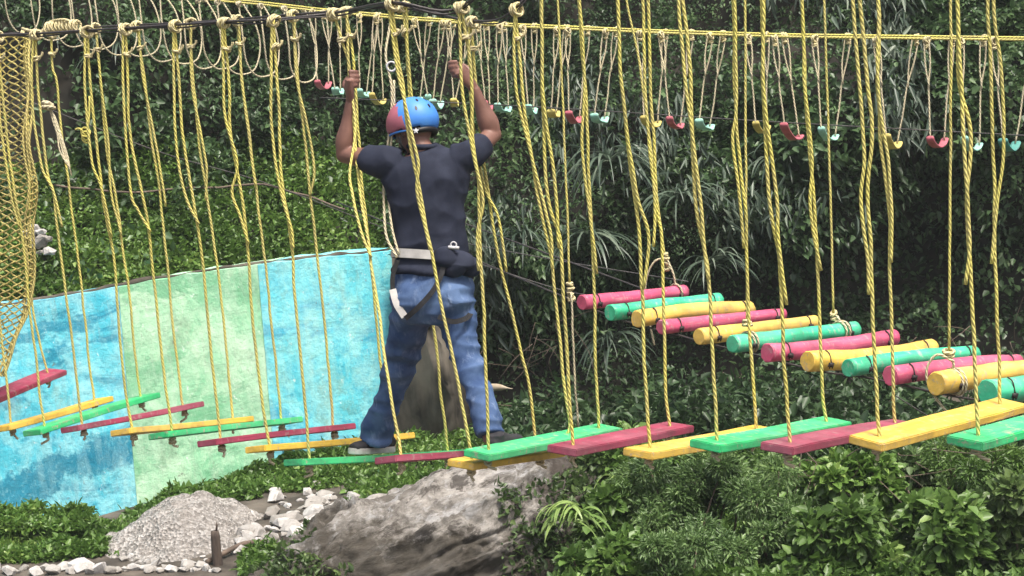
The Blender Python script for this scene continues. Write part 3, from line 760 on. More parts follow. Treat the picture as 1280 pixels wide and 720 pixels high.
pp = crom([a, a.lerp(b, .5) + Vector((0, 0, .02)), b], 6); mb.tube(pp, [.006, .02, .032, .038, .04, .04, .038, .035, .03, .02, .012, .006, .003][:len(pp)], 8)
tag(mb.build('dead_leaf', 'dead'), 'pale curled dead leaf on the dark bank beside the man\'s right knee', 'dead leaf')
mb = Mb(); mb.tube(wob(crom([PY(60, 232, 21.4), PY(180, 240, 21.9), PY(330, 232, 22.4), PY(430, 262, 22.0)], 10), .03, 3, 3), .012, 7)
tag(mb.build('fallen_pole', 'twig'), 'thin grey dead pole lying along the terrace above the weeds', 'pole')

# thin steel wires crossing the background
for (pts, lab) in (([(40, 128, 15.5), (200, 190, 16), (330, 228, 16.5), (480, 285, 17)], 'thin steel wire sloping down behind the left ropes'),
                   ([(560, 300, 17), (700, 326, 16), (860, 352, 15)], 'thin steel wire sloping behind the first pink log'),
                   ([(600, 330, 17), (700, 362, 16.5), (760, 372, 16)], 'thin steel wire, lower of the two left of the first pink log'),
                   ([(400, 122, 15.8), (640, 132, 14.8), (980, 153, 13.6), (1330, 172, 12.4)], 'thin steel wire running behind the hanging stirrups'),
                   ([(1120, 495, 12), (1160, 520, 12.2), (1220, 552, 12.6)], 'thin steel wire slanting under the log bridge')):
    mb = Mb(); mb.tube(crom([PD(*p) for p in pts], 10), .0045, 6); tag(mb.build('steel_wire', 'wire'), lab, 'wire', 'thin steel wires in the background')

# ------------------------------------------------------------------ the plank walkway
NEAR = [None, (14, 529), (55, 533), (103, 530), (166, 535), (214, 539), (276, 548), (337, 556), (386, 573), (501, 569), (590, 573), (611, 562), (716, 556), (812, 560), (896, 550), (986, 553), (1098, 545), (1222, 544)]
FAR = [(60, 466), (117, 500), (175, 496), (229, 506), (291, 523), (351, 524), (417, 532), (490, 543), (559, 563), (672, 557), (676, 562), (748, 535), (837, 532), (945, 536), (1032, 526), (1120, 529), (1251, 505), (1385, 500)]
COLR = ['maroon', 'yellow', 'green'] * 6
ROLLS = [6, -7, -6, -9, -9, -9, -8, -8, -6, -9, 5, 7, 6, 5, 7, 5, 9, 6]
PL = ['maroon plank cut off by the left edge beside the cargo net',
      'yellow plank just below the maroon plank at the left edge',
      'green plank crossing the blue and green wall seam, just above a maroon plank',
      'maroon plank across the seam between the blue and green wall panels',
      'yellow plank hanging before the pale green wall panel',
      'green plank just below the yellow one before the pale green wall panel',
      'maroon plank reaching from the pale green wall panel to the cyan one',
      'yellow plank whose far end passes behind the man\'s left shoe',
      'green plank under the man\'s left shoe',
      'maroon plank level between the man\'s two feet',
      'yellow plank pushed low under the man\'s right foot, above the boulder',
      'green plank just right of the man, covering his right shoe sole',
      'maroon plank between the boulder and the first pink log',
      'yellow plank partly hidden behind the green plank on its right',
      'green plank hanging below the middle of the log bridge',
      'maroon plank whose far end is hidden by the long yellow plank',
      'long yellow plank in front of the log bridge\'s right end',
      'green plank cut off by the right edge, nearest of the walkway']
NA = []; FA = []
for i in range(18):
    if i == 0:
        dn = d_walk(-28); a = PD(-28, 503, dn)
    else: dn = d_walk(NEAR[i][0]); a = PD(*NEAR[i], dn)
    NA.append(a); FA.append(PD(*FAR[i], dn + (.42 if i == 10 else .66)))
# man's plank: the far rope of 9 passes behind; keep plank 10 below plank 11
NA[10].z -= .005
def plank(i):
    a, b = NA[i], FA[i]; ax = (b - a).normalized()
    w = Vector((ax.y, -ax.x, 0)).normalized()         # towards the near end of the walk
    up = w.cross(ax) * -1
    if up.z < 0: up = -up
    rot = Matrix.Rotation(R(ROLLS[i]) * (1), 3, ax)
    w2 = rot @ w
    if (w2.z > w.z) == (ROLLS[i] > 0): w2 = Matrix.Rotation(-R(ROLLS[i]), 3, ax) @ w
    up2 = ax.cross(w2);  up2 = up2 if up2.z > 0 else -up2
    return a, b, ax, w2, up2
def rope_top_world(p, z): return Vector((p.x, p.y, z))

# rope way points in photograph pixels, from the knot on the cable down to the plank
RN = {1: ([(-30, 50), (-20, 200), (-8, 330), (4, 440)], None), 
      2: ([(-4, 44), (5, 140), (18, 240), (28, 300), (37, 380), (44, 440)], [(-2, 46), (2, 140), (12, 235), (24, 285)]),
      3: ([(45, 42), (48, 120), (58, 200), (62, 225), (67, 240), (72, 285), (82, 367), (97, 480)], [(42, 42), (43, 120), (52, 203), (66, 238), (78, 284)]),
      4: ([(108, 38), (113, 110), (119, 165), (128, 240), (138, 297), (145, 363), (157, 480)], [(106, 38), (110, 110), (115, 197), (127, 236), (140, 297)]),
      5: ([(156, 35), (160, 100), (163, 165), (177, 240), (186, 292), (192, 350), (207, 480)], [(154, 36), (157, 110), (163, 235), (172, 262), (188, 290)]),
      6: ([(219, 31), (224, 120), (231, 190), (240, 240), (247, 282), (255, 350), (268, 480)], [(217, 32), (221, 130), (224, 205), (233, 247), (249, 280)]),
      7: ([(280, 27), (286, 100), (289, 170), (302, 240), (310, 307), (317, 420)], [(278, 28), (283, 110), (285, 150), (297, 205), (290, 240), (300, 270), (311, 305)]),
      8: ([(342, 24), (347, 100), (350, 170), (355, 240), (365, 305), (370, 383), (380, 480)], [(340, 26), (342, 110), (342, 165), (350, 235), (364, 285), (367, 310)]),
      9: ([(418, 16), (427, 50), (434, 72), (437, 98), (443, 150), (446, 200), (453, 260), (463, 320), (475, 400), (487, 480)], [(434, 15), (438, 60), (441, 98), (446, 160), (438, 215), (440, 240), (452, 290), (464, 322)]),
      10: ([(490, 3), (496, 60), (505, 120), (514, 190), (526, 250), (537, 305), (550, 373), (573, 480)], [(486, 4), (499, 80), (511, 140), (523, 200), (521, 240), (534, 295), (538, 312)]),
      11: ([(577, 8), (580, 28), (589, 90), (590, 170), (598, 240), (602, 340), (608, 480)], [(573, 8), (578, 30), (582, 120), (594, 200), (604, 250), (597, 290), (598, 338)]),
      12: ([(676, 0), (678, 127), (684, 240), (700, 300), (704, 360), (712, 480)], [(680, 0), (682, 120), (694, 230), (699, 310)]),
      13: ([(772, 0), (777, 100), (792, 240), (799, 300), (803, 357), (807, 480)], [(775, 0), (781, 110), (794, 235), (811, 295), (804, 360)]),
      14: ([(855, 0), (862, 83), (869, 240), (881, 310), (887, 355), (892, 480)], [(852, 0), (859, 90), (874, 240), (879, 300), (886, 350)]),
      15: ([(951, 0), (954, 117), (961, 240), (973, 320), (977, 380), (982, 480)], [(957, 0), (958, 110), (970, 240), (973, 300), (983, 382)]),
      16: ([(1074, 0), (1084, 100), (1091, 170), (1084, 240), (1088, 310), (1091, 390), (1095, 480)], [(1070, 0), (1078, 110), (1081, 190), (1076, 250), (1084, 320), (1086, 368)]),
      17: ([(1196, 0), (1200, 100), (1212, 165), (1209, 240), (1213, 310), (1217, 400), (1220, 480)], [(1200, 0), (1205, 110), (1207, 200), (1212, 300), (1206, 356)])}
RF = {0: ([(32, 40), (36, 150), (37, 260), (40, 360), (44, 400), (52, 440)], None),
      1: ([(64, 40), (66, 85), (71, 105), (80, 190), (87, 240), (100, 350), (115, 480)], None),
      2: ([(118, 34), (124, 80), (133, 187), (144, 240), (152, 300), (160, 357), (173, 480)], [(121, 34), (127, 80), (137, 180), (139, 240), (152, 296)]),
      3: ([(171, 31), (178, 80), (188, 160), (200, 240), (210, 343), (225, 480)], [(173, 31), (181, 90), (193, 160), (200, 205), (207, 258)]),
      4: ([(237, 28), (240, 90), (247, 165), (258, 240), (272, 343), (287, 480)], [(239, 28), (243, 100), (256, 190), (259, 215), (257, 250)]),
      5: ([(296, 24), (302, 90), (312, 165), (320, 240), (332, 333), (347, 480)], [(298, 24), (306, 100), (314, 180), (319, 235)]),
      6: ([(366, 18), (371, 90), (376, 130), (388, 240), (398, 330), (413, 480)], [(368, 18), (374, 95), (387, 160), (393, 215), (388, 245)]),
      7: ([(433, 13), (439, 50), (445, 110), (448, 170), (452, 240), (461, 300), (466, 347), (475, 447)], None),
      8: ([(505, 7), (508, 60), (513, 125), (522, 240), (540, 390), (550, 480)], [(509, 8), (513, 60), (518, 125), (528, 240)]),
      9: ([(590, 26), (594, 90), (599, 150), (610, 240), (621, 307), (640, 393), (660, 480)], [(586, 26), (590, 90), (594, 160), (606, 235), (622, 270), (633, 340)]),
      10: ([(645, 10), (650, 80), (655, 133), (671, 240), (684, 300), (691, 345), (705, 480), (711, 540)], [(643, 10), (647, 80), (653, 140), (675, 235), (688, 290), (690, 336)]),
      11: ([(723, 0), (730, 100), (735, 200), (738, 260), (740, 310), (746, 480)], [(728, 0), (734, 100), (729, 180), (734, 240), (747, 342)]),
      12: ([(810, 0), (813, 117), (818, 200), (822, 270), (827, 310), (832, 480)], [(807, 0), (810, 110), (815, 210), (819, 260), (817, 308)]),
      13: ([(916, 0), (919, 130), (925, 200), (931, 260), (933, 320), (941, 480)], [(922, 0), (923, 130), (917, 175), (924, 240), (930, 310)]),
      14: ([(1002, 0), (1006, 100), (1012, 190), (1018, 260), (1021, 320), (1028, 480)], [(1006, 0), (1009, 100), (1016, 200), (1012, 260), (1026, 338)]),
      15: ([(1097, 0), (1098, 120), (1101, 180), (1110, 260), (1112, 320), (1117, 470)], [(1101, 0), (1101, 110), (1111, 200), (1114, 265), (1114, 328)]),
      16: ([(1235, 0), (1239, 120), (1243, 240), (1244, 310), (1250, 480)], [(1245, 0), (1255, 85), (1256, 187), (1247, 250), (1239, 330)]),
      17: ([(1345, 0), (1355, 200), (1380, 480)], None)}
ZN = PY(219, 31, NA[6].y).z; ZF = PY(237, 28, FA[4].y).z
HANDL = PD(437, 100, 9.86); HANDR = PD(574, 88, 9.80)
near_tops = {}; far_tops = {}
RR = .0070
def rope_pts(way, Yt, bottom, zc, i, dx=0):
    pts = []
    for k, (x, y) in enumerate(way):
        if k == 0 and y <= 0 and x > 600:
            q = PY(x + dx, 0, Yt); p = Vector((q.x, Yt, zc)); pts.append(p); pts.append(q); continue
        t = max(0, min(1, (y - 130) / 430 if i == 9 else y / 560)); f_ = max(0, min(1, (230 - y) / 120)) if k else 0
        pts.append(PY(x + dx * f_, y, Yt + (bottom.y - Yt) * t))
    return pts
def plank_thing(i):
    a, b, ax, w, up = plank(i)
    t = thing('plank_step', (a + b) * .5, PL[i], 'plank', 'painted planks of the hanging walkway')
    # board with softened edges
    lo = .085 if i > 9 else .10; W = .072; T = .016
    hi = .10
    m = bmesh.new(); bmesh.ops.create_cube(m, size=1)
    ln = (b - a).length + lo + hi; mid = a + ax * ((ln) / 2 - lo) - up * T
    bmesh.ops.scale(m, vec=(2 * W, ln, 2 * T), verts=m.verts)
    bmesh.ops.subdivide_edges(m, edges=[e for e in m.edges if abs((e.verts[0].co - e.verts[1].co).y) > ln * .5], cuts=14)
    rs = random.Random(i)
    warp = rs.uniform(-.006, .006)
    for v in m.verts:
        f = v.co.y / ln * 2
        v.co.z += warp * (1 - f * f) + .0015 * noise.noise(Vector((v.co.x * 9, v.co.y * 5, i)))
        v.co.x += .003 * noise.noise(Vector((v.co.y * 4, i * 3.1, 1 if v.co.x > 0 else 5)))
    bmesh.ops.bevel(m, geom=[e for e in m.edges if len(e.link_faces) == 2 and e.calc_face_angle(0) > .7], offset=.004, segments=2, affect='EDGES')
    me = bpy.data.meshes.new('board'); m.to_mesh(me); m.free()
    ob = obj('board', me, COLR[i], t, smooth=False)
    mw = Matrix.Identity(3)
    for r in range(3): mw[r][0] = w[r]; mw[r][1] = ax[r]; mw[r][2] = up[r]
    if mw.determinant() < 0:
        for r in range(3): mw[r][0] = -w[r]
    # bake grain direction along local Z for the paint: rotate object so local Z runs along the board
    sw = Matrix(((1, 0, 0), (0, 0, -1), (0, 1, 0)))
    me.transform(sw.inverted().to_4x4()); ob.matrix_local = Matrix.Translation(mid - Vector(t.location)) @ (mw @ sw).to_4x4()
    for side, table, anc in (('n', RN, a), ('f', RF, b)):
        if i not in table: continue
        way, sec = table[i]
        Yt = anc.y; zc = (ZN if side == 'n' else ZF) + (.22 + .02 * (i - 11) if i >= 11 else 0)
        if side == 'n' and i == 9: Yt = HANDL.y
        if side == 'n' and i == 11: Yt = anc.y
        pts = rope_pts(way, Yt, anc, zc, i)
        (near_tops if side == 'n' else far_tops)[i] = pts[0]
        main = crom(pts + [anc + up * .002, anc - up * .045], 8)
        main = wob(wob(main, .007, 3.2, i + 11), .004, 9, i + (50 if side == 'f' else 0))
        mb = Mb(); mb.tube(main, RR, 8)
        if sec:
            sp = rope_pts(sec, Yt - .012, Vector((anc.x, anc.y - .012, anc.z)), zc, i, -3.5)
            mb.tube(wob(crom(sp, 8), .004, 7, i + 90), RR * .95, 8)
            # frapping turns where the tail is spliced back
            c = sp[-1] - (sp[-1] - sp[-2]).normalized() * .07
        rp = mb.build('hanging_rope', 'rope', t)
        kb = Mb(); top = pts[0]; d = (pts[1] - pts[0]).normalized() if (pts[1] - pts[0]).length > .05 else Vector((0, 0, -1))
        cabdir = Vector((.7, -.72, 0))
        lump_knot(kb, top + Vector((0, 0, -.008)), cabdir, .026, .0075, 4, i)
        ko = kb.build('cable_knot', 'knot', rp)
        kb = Mb(); col = top + d * .13
        lump_knot(kb, col, d, .017, .0072, 2, i + 7)
        kb.tube(crom([col + Vector((.012, -.012, 0)), col + Vector((.03, -.016, .012)), col + Vector((.036, -.014, .03))], 4), .0066, 7)
        kb.build('collar_knot', 'knot', rp)
        kb = Mb(); lump_knot(kb, anc - up * .050, up, .014, .0068, 3, i + 31)
        tl = crom([anc - up * .055, anc - up * .068 + Vector((rs.uniform(-.01, .015), -.01, -.006)), anc - up * .075 + Vector((rs.uniform(-.035, .045), -.015, rs.uniform(-.022, -.004)))], 4)
        kb.tube(tl, RR, 7); kb.build('stopper_knot', 'rope_pale', rp)
    return t
for i in range(18): plank_thing(i)

# ------------------------------------------------------------------ the two dark cables above the walkway
def cable(tops, label, r, z_end):
    P_ = [tops[k] for k in sorted(tops)]
    d0 = (P_[2] - P_[0]).normalized(); d0.z *= .4; d1 = Vector((.72, -.69, .02))
    P_ = [P_[0] - d0 * 4.0, P_[0] - d0 * 1.5] + P_ + [P_[-1] + d1 * 2, P_[-1] + d1 * 5]
    mb = Mb(); path = crom(P_, 7); mb.tube(path, r, 8)
    # a second loose lay of the cable beside it
    mb.tube([p + Vector((.006, 0, -.011 + .005 * math.sin(k * .6))) for k, p in enumerate(path)], r * .7, 7)
    return tag(mb.build('overhead_cable', 'cable'), label, 'cable', 'dark overhead cables of the walkway')
ct = dict(near_tops); ft = dict(far_tops)
cable(ct, 'dark overhead cable along the near side of the plank walkway', .006, 0)
cable(ft, 'dark overhead cable along the far side of the plank walkway', .0055, 0)
# lashing on the cable at top left
mb = Mb(); c0, c1 = PD(60, 36, 11.3), PD(96, 33, 11.2)
for k in range(9):
    c = c0.lerp(c1, k / 8); mb.tube(wob(ring(c + Vector((0, 0, .004 * (k % 2))), (c1 - c0), .030, 12), .006, 20, k), .0085, 7, closed=True)
mb.tube(wob(crom([PD(48, 45, 11.3), PD(62, 28, 11.3), PD(80, 24, 11.2), PD(93, 30, 11.2), PD(96, 38, 11.2)], 6), .005, 9, 2), .0075, 7)
mb.tube(wob(crom([PD(27, 36, 11.5), PD(40, 39, 11.4), PD(60, 40, 11.3)], 6), .006, 9, 8), .0085, 7)
tag(mb.build('rope_lashing', 'knot'), 'thick rope lashing wound round the dark cable above the cargo net', 'lashing')
# loose knotted ends
mb = Mb(); c = PD(107, 170, 11.0)
for k in range(3): mb.tube(wob(ring(c + Vector((0, 0, -.02 * k + .02)), Vector((.3, 1, .3 * k - .3)), .026 - .004 * k, 12), .008, 14, k), .0055, 7, closed=True)
mb.tube(crom([c, PD(100, 161, 11), PD(94, 162, 11)], 5), .0055, 7); mb.tube(crom([PD(112, 120, 11), PD(111, 150, 11), c], 5), .0055, 7)
tag(mb.build('loose_knot', 'rope'), 'small loose rope knot with a short tail hanging beside the left ropes', 'knot')
mb = Mb()
for k in range(5): mb.tube(wob(crom([PD(58, 128, 11.3), PD(65 + k, 145, 11.3), PD(72 + k * 1.5, 175, 11.25), PD(82 + k * 2.2, 205 + 4 * k, 11.2)], 6), .012, 8, k), .0042, 6)
lump_knot(mb, PD(60, 132, 11.3), Vector((0, 0, 1)), .03, .009, 3, 5)
mb.build('frayed_rope_end', 'rope_pale'); tag(bpy.data.objects['frayed_rope_end'], 'frayed whitish rope end hanging beside the cargo net', 'rope end')

# ------------------------------------------------------------------ cargo net at the left edge
mb = Mb(); dnet = 11.9
def netp(u, v):
    """u 0..1 across, v 0..1 down"""
    x1 = 41 - 3 * math.sin(v * 9) ; y = 45 + v * 425
    if v > .82: x1 -= (v - .82) / .18 * 40
    x0 = -75
    x = x0 + (x1 - x0) * u + (3 * math.sin(v * 23 + u * 4))
    return PD(x, y, dnet + .35 * (1 - u) + .06 * math.sin(u * 9 + v * 7))
NU, NV = 8, 46
for j in range(NU):
    for sgn in (0, 1):
        pts = []
        for k in range(NV + 1):
            off = 1 if (k + sgn) % 2 else 0
            u = (j + off) / NU
            pts.append(netp(min(1, u), k / NV))
        mb.tube(wob(crom(pts, 3), .010, 9, j), .0052, 6)
for u in (.93, .965, 1.0): mb.tube(wob(crom([netp(u, k / 16) for k in range(17)], 4), .02, 4, u * 10), .0075, 7)
mb.tube(crom([netp(k / 8, 0) for k in range(9)], 3), .009, 7)
tag(mb.build('cargo_net', 'rope_net'), 'yellow knotted rope cargo net hanging at the left edge', 'net')

# ------------------------------------------------------------------ stirrup course behind
def d_back(x): return F / (144 + .053 * (x - 60))
def back_rope_y(x):
    T_ = [(-40, -64), (60, -38), (261, 0), (330, 6), (400, 14), (520, 25), (640, 33), (820, 41), (980, 46), (1280, 50), (1400, 51)]
    for (a, b), (c, d) in zip(T_, T_[1:]):
        if x <= c: return b + (d - b) * (x - a) / (c - a)
    return 51
for off, lab in ((0, 'long pale rope carrying the hanging stirrups across the background'), (.34, 'second pale rope just behind the one carrying the stirrups')):
    mb = Mb(); pth = [PD(x, back_rope_y(x) - (0 if off == 0 else 3), d_back(x) + off) for x in range(-40, 1401, 40)]
    mb.tube(crom(pth, 4), .0075, 7); tag(mb.build('carrier_rope', 'rope'), lab, 'rope', 'pale carrier ropes of the stirrup course')
ST = [  # bright end x, y; far end x, y; left knot x, right knot x; colour; label
    (412, 109, 397, 103, 390, 412, 's_pink', 'pink strap stirrup left of the man\'s left hand'),
    (427, 118, 419, 112, 404, 423, 's_mint', 'mint strap stirrup touching the man\'s left hand'),
    (477, 127, 465, 119, 470, 474, 's_yellow', 'yellow strap stirrup between the man\'s left hand and helmet'),
    (456, 119, 449, 114, 449, 470, 's_mint', 'small mint stirrup beside the man\'s left wrist'),
    (525, 126, 535, 121, 518, 536, 's_mint', 'mint strap stirrup right above the blue helmet'),
    (551, 134, 541, 127, 553, 567, 's_mint', 'mint strap stirrup between the helmet and the man\'s right hand'),
    (571, 132, 567, 126, 560, 590, 's_yellow', 'yellow strap stirrup half hidden below the man\'s right hand'),
    (612, 135, 606, 129, 597, 608, 's_pink', 'pink strap stirrup at the man\'s right elbow'),
    (637, 139, 622, 132, 624, 630, 's_mint', 'mint strap stirrup right of the man\'s right elbow'),
    (667, 141, 660, 134, 653, 668, 's_mint', 'greyish mint stirrup between the two rope bundles right of the man'),
    (696, 145, 689, 140, 696, 708, 's_yellow', 'small yellow stirrup left of the pink one'),
    (723, 149, 711, 142, 709, 734, 's_pink', 'pink strap stirrup between the yellow and mint ones right of the man'),
    (757, 152, 743, 145, 757, 770, 's_mint', 'bright mint stirrup right beside a thick twisted rope'),
    (822, 157, 805, 148, 800, 832, 's_yellow', 'yellow strap stirrup just left of the deep pink one'),
    (851, 158, 837, 149, 826, 864, 's_pink', 'deep pink strap stirrup with its dark far half showing'),
    (887, 163, 874, 152, 888, 904, 's_mint', 'bright mint stirrup with a leaf just below it'),
    (961, 164, 945, 155, 935, 958, 's_yellow', 'yellow strap stirrup left of the wide pink one'),
    (999, 172, 980, 157, 968, 980, 's_pink', 'wide curved pink stirrup with both ends showing'),
    (1046, 174, 1027, 162, 1018, 1060, 's_mint', 'broad mint stirrup beside a single rope'),
    (1122, 181, 1108, 171, 1095, 1145, 's_yellow', 'pale yellow stirrup hanging on a slanting doubled rope'),
    (1180, 176, 1163, 174, 1158, 1190, 's_pink', 'pink strap stirrup between the slanting rope and the right ropes'),
    (1224, 185, 1206, 174, 1200, 1229, 's_mint', 'mint stirrup framed by the two rightmost rope bundles'),
    (1269, 183, 1254, 177, 1242, 1290, 's_teal', 'dark teal stirrup nearest the right edge')]
for k, (bx, by, fx, fy, kl, kr, mt, lab) in enumerate(ST):
    d = d_back(bx); nb = PD(bx, by - 3, d + .34); fb = PD(fx, fy, d)
    t = thing('rope_stirrup', nb.lerp(fb, .5), lab, 'stirrup', 'hanging stirrups of the background course')
    rz_ = random.Random(k * 7 + 1); nb = nb + Vector((rz_.uniform(-.012, .012), 0, rz_.uniform(-.012, .014))); sg_ = rz_.uniform(.6, 1.05)
    ax = fb - nb; wv = Vector((ax.y, -ax.x, 0)).normalized() * rz_.uniform(.023, .030)
    path = crom([nb + Vector((0, 0, .014)) + (nb - fb) * .10, nb + Vector((0, 0, -.006)), nb.lerp(fb, .16) + Vector((0, 0, -.030)), nb.lerp(fb, .5) + Vector((0, 0, -.050 * sg_)), nb.lerp(fb, .84) + Vector((0, 0, -.030)), fb + Vector((0, 0, -.004)), fb + Vector((0, 0, .020))], 5)
    m = bmesh.new(); rows = []; axn = ax.normalized()
    for i_, p in enumerate(path):
        T = (path[min(i_ + 1, len(path) - 1)] - path[max(i_ - 1, 0)]).normalized(); nn = T.cross(wv).normalized()
        if nn.z < 0 and .2 < i_ / len(path) < .8: nn = -nn
        if (i_ / len(path)) <= .2 and nn.dot(axn) < 0: nn = -nn
        if (i_ / len(path)) >= .8 and nn.dot(axn) > 0: nn = -nn
        w_ = 1.0 if 1 < i_ < len(path) - 2 else (.86 if i_ in (1, len(path) - 2) else .6)
        rows.append([m.verts.new(p + wv * e * w_ + nn * th) for th in (.004, -.004) for e in (-1, -.5, 0, .5, 1)])
    for a_, b_ in zip(rows, rows[1:]):
        for q in range(4):
            m.faces.new((a_[q], a_[q + 1], b_[q + 1], b_[q])); m.faces.new((a_[q + 5], b_[q + 5], b_[q + 6], a_[q + 6]))
        m.faces.new((a_[0], b_[0], b_[5], a_[5])); m.faces.new((a_[4], a_[9], b_[9], b_[4]))
    for a_ in (rows[0], rows[-1]): m.faces.new((a_[0], a_[1], a_[2], a_[3], a_[4], a_[9], a_[8], a_[7], a_[6], a_[5]))
    bmesh.ops.recalc_face_normals(m, faces=m.faces)
    obj('strap', m, mt, t)
    for (kx, e, dd_, q) in ((kr, nb, .34, 1), (kl, fb, 0, 2)):
        top = PD(kx, back_rope_y(kx) - (0 if dd_ == 0 else 3), d + dd_)
        mb = Mb(); cr = top.lerp(e, .48)
        sd = Vector((.018, 0, 0))
        mb.tube(wob(crom([top + sd, top.lerp(e, .25) + sd * .9, cr, top.lerp(e, .75), e], 6), .006, 5, k + q), .0058, 6)
        mb.tube(wob(crom([top - sd, top.lerp(e, .25) - sd * .8, cr + Vector((.004, -.008, 0))], 6), .006, 5, k + q + 40), .0055, 6)
        rp = mb.build('hanging_rope', 'rope_pale', t)
        kb = Mb(); lump_knot(kb, top + Vector((0, 0, -.01)), Vector((.8, -.6, 0)), .020, .0065, 3, k * 2 + q); lump_knot(kb, top + Vector((0, 0, -.05)), Vector((0, 0, 1)), .013, .006, 2, k * 2 + q + 1)
        kb.build('knot', 'knot', rp)
# plain rope loops at the left end of that course
LP = [(22, 55, 42), (58, 62, 52), (84, 62, 59), (112, 70, 63), (140, 62, 69), (168, 66, 72), (196, 60, 78), (222, 62, 81), (248, 58, 86), (270, 58, 88), (294, 60, 94), (320, 56, 96), (346, 54, 100), (374, 46, 105)]
LPL = ['rope loop at the far left, above the cargo net']
for k, (x, w_, y) in enumerate(LP):
    d = d_back(x); hw = w_ / 2
    yt = back_rope_y(x)
    lab = 'slack pale rope loop hanging behind the dark cables at the upper left'
    a0 = PD(x - hw * .55 - 6, yt, d); a1 = PD(x + hw * .5 - 6, back_rope_y(x + hw) - 2, d + .34)
    pts = [a0, PD(x - hw * .6, yt + (y - yt) * .45, d), PD(x - hw * .45, y - 20, d + .05), PD(x - hw * .1, y - 4, d + .1), PD(x + hw * .35, y - 1, d + .16), PD(x + hw * .85, y - 9, d + .22), PD(x + hw * 1.0, y - 34, d + .28), PD(x + hw * .8, yt + (y - yt) * .3, d + .31), a1]
    mb = Mb(); mb.tube(wob(crom(pts, 6), .012, 3, k), .0068, 7)
    for q in (a0, a1): lump_knot(mb, q, Vector((.8, -.6, 0)), .02, .0065, 3, k)
    tag(mb.build('rope_loop', 'rope_pale'), lab, 'rope loop', 'slack rope loops at the upper left')

# ------------------------------------------------------------------ painted log bridge
LG = [(727, 378, 856, 364, 'log_pink', 'pink log, leftmost and highest of the log bridge'),
      (762, 391, 899, 375, 'log_green', 'green log right below the leftmost pink log'),
      (796, 399, 938, 386, 'log_yellow', 'first yellow log from the left in the log bridge'),
      (826, 409, 979, 393, 'log_pink', 'thin pink log squeezed between two yellow logs'),
      (873, 421, 1019, 403, 'log_yellow', 'yellow log behind the green one with rope loops at both ends'),
      (915, 430, 1070, 411, 'log_green', 'green log with rope loops at both ends'),
      (959, 441, 1118, 422, 'log_pink', 'pink log right below the green log with rope loops'),
      (1009, 452, 1165, 435, 'log_yellow', 'yellow log with a bare wood end, between pink and green logs'),
      (1060, 460, 1219, 442, 'log_green', 'green log whose end face shows between two twin ropes'),
      (1113, 470, 1272, 453, 'log_pink', 'lower pink log behind the rope-tied yellow log'),
      (1170, 480, 1330, 462, 'log_yellow', 'rope-tied yellow log with a bare end near the right edge'),
      (1234, 490, 1400, 470, 'log_green', 'thick green log cut off by the right edge')]
def d_log(x): return F / (225 + 75 * (x - 720) / 505)
LN = []; LF = []
for k, (x0, y0, x1, y1, mt, lab) in enumerate(LG):
    d = d_log(x0); a = PD(x0, y0, d); b = PD(x1, y1, d + .60)
    rad = .0405 + .0065 * ((k * 5) % 4) / 3 + (.005 if k > 9 else 0) - (.010 if k == 3 else 0)
    LN.append((a, rad)); LF.append((b, rad))
    t = thing('painted_log', (a + b) * .5, lab, 'log', 'painted logs of the log bridge')
    ax = (b - a).normalized(); n_ = 26; m = bmesh.new(); rs = random.Random(k + 60)
    sx = ax.orthogonal().normalized(); sy = ax.cross(sx); rows = []
    bend = Vector((0, 0, rs.uniform(-.016, .020)))
    for i_ in range(n_ + 1):
        f = i_ / n_; c = a.lerp(b, f) + bend * math.sin(f * math.pi)
        r_ = rad * (1.04 - .10 * f)
        row = []
        for q in range(20):
            an = q / 20 * 2 * math.pi; dr = (sx * math.cos(an) + sy * math.sin(an))
            bump = .11 * noise.noise(dr * 1.1 + Vector((f * 3.5, k * 4, 0))) + .05 * noise.noise(dr * 2 + Vector((f * 12, k, 3)))
            row.append(m.verts.new(c + dr * r_ * (1 + bump)))
        rows.append(row)
    for u, v in zip(rows, rows[1:]):
        for q in range(20): m.faces.new((u[q], u[(q + 1) % 20], v[(q + 1) % 20], v[q]))
    side = set(m.faces)
    m.faces.new(list(reversed(rows[0]))); m.faces.new(rows[-1]); ends = [f for f in m.faces if f not in side]
    bmesh.ops.bevel(m, geom=list({e for f in ends for e in f.edges}), offset=.005, segments=2, affect='EDGES')
    bmesh.ops.recalc_face_normals(m, faces=m.faces)
    me = bpy.data.meshes.new('log_body'); m.to_mesh(me); m.free()
    # rotate mesh into a frame whose local Z is the log axis so that paint streaks run along it
    fr = Matrix.Identity(3)
    for r in range(3): fr[r][0] = sx[r]; fr[r][1] = sy[r]; fr[r][2] = ax[r]
    me.transform(Matrix.Translation(-a)); me.transform(fr.inverted().to_4x4())
    ob = obj('log_body', me, mt, t); ob.matrix_local = Matrix.Translation(a - Vector(t.location)) @ fr.to_4x4()
    me.polygons.foreach_set('use_smooth', [len(p.vertices) < 10 for p in me.polygons])
    for f in (.12, .91):
        c = a.lerp(b, f) + bend * math.sin(f * math.pi); mb = Mb(); r_ = rad * (1.05 - .1 * f)
        ob_ = Vector((0, -1, 0)); ob_ = (ob_ - ax * ob_.dot(ax)).normalized(); dn = Vector((0, 0, -1)); dn = (dn - ax * dn.dot(ax)).normalized()
        dv = (ob_ * .93 + dn * .22).normalized(); g = c + dv * (r_ + .003)
        dt = ax.cross(dv)
        mb.box(g, ax * .013, dt * .010, dv * .007)
        for e in (-.010, .010): mb.tube([g + ax * e - dt * .003, g + ax * e + dt * .018 + dv * .004], .0035, 6)
        mb.tube(crom([g - dt * .008, c + (dv * .5 - dt * .87) * (r_ + .004), c - dt * (r_ + .005)], 5), .0035, 6)
        mb.build('cable_clamp', 'clamp', t)
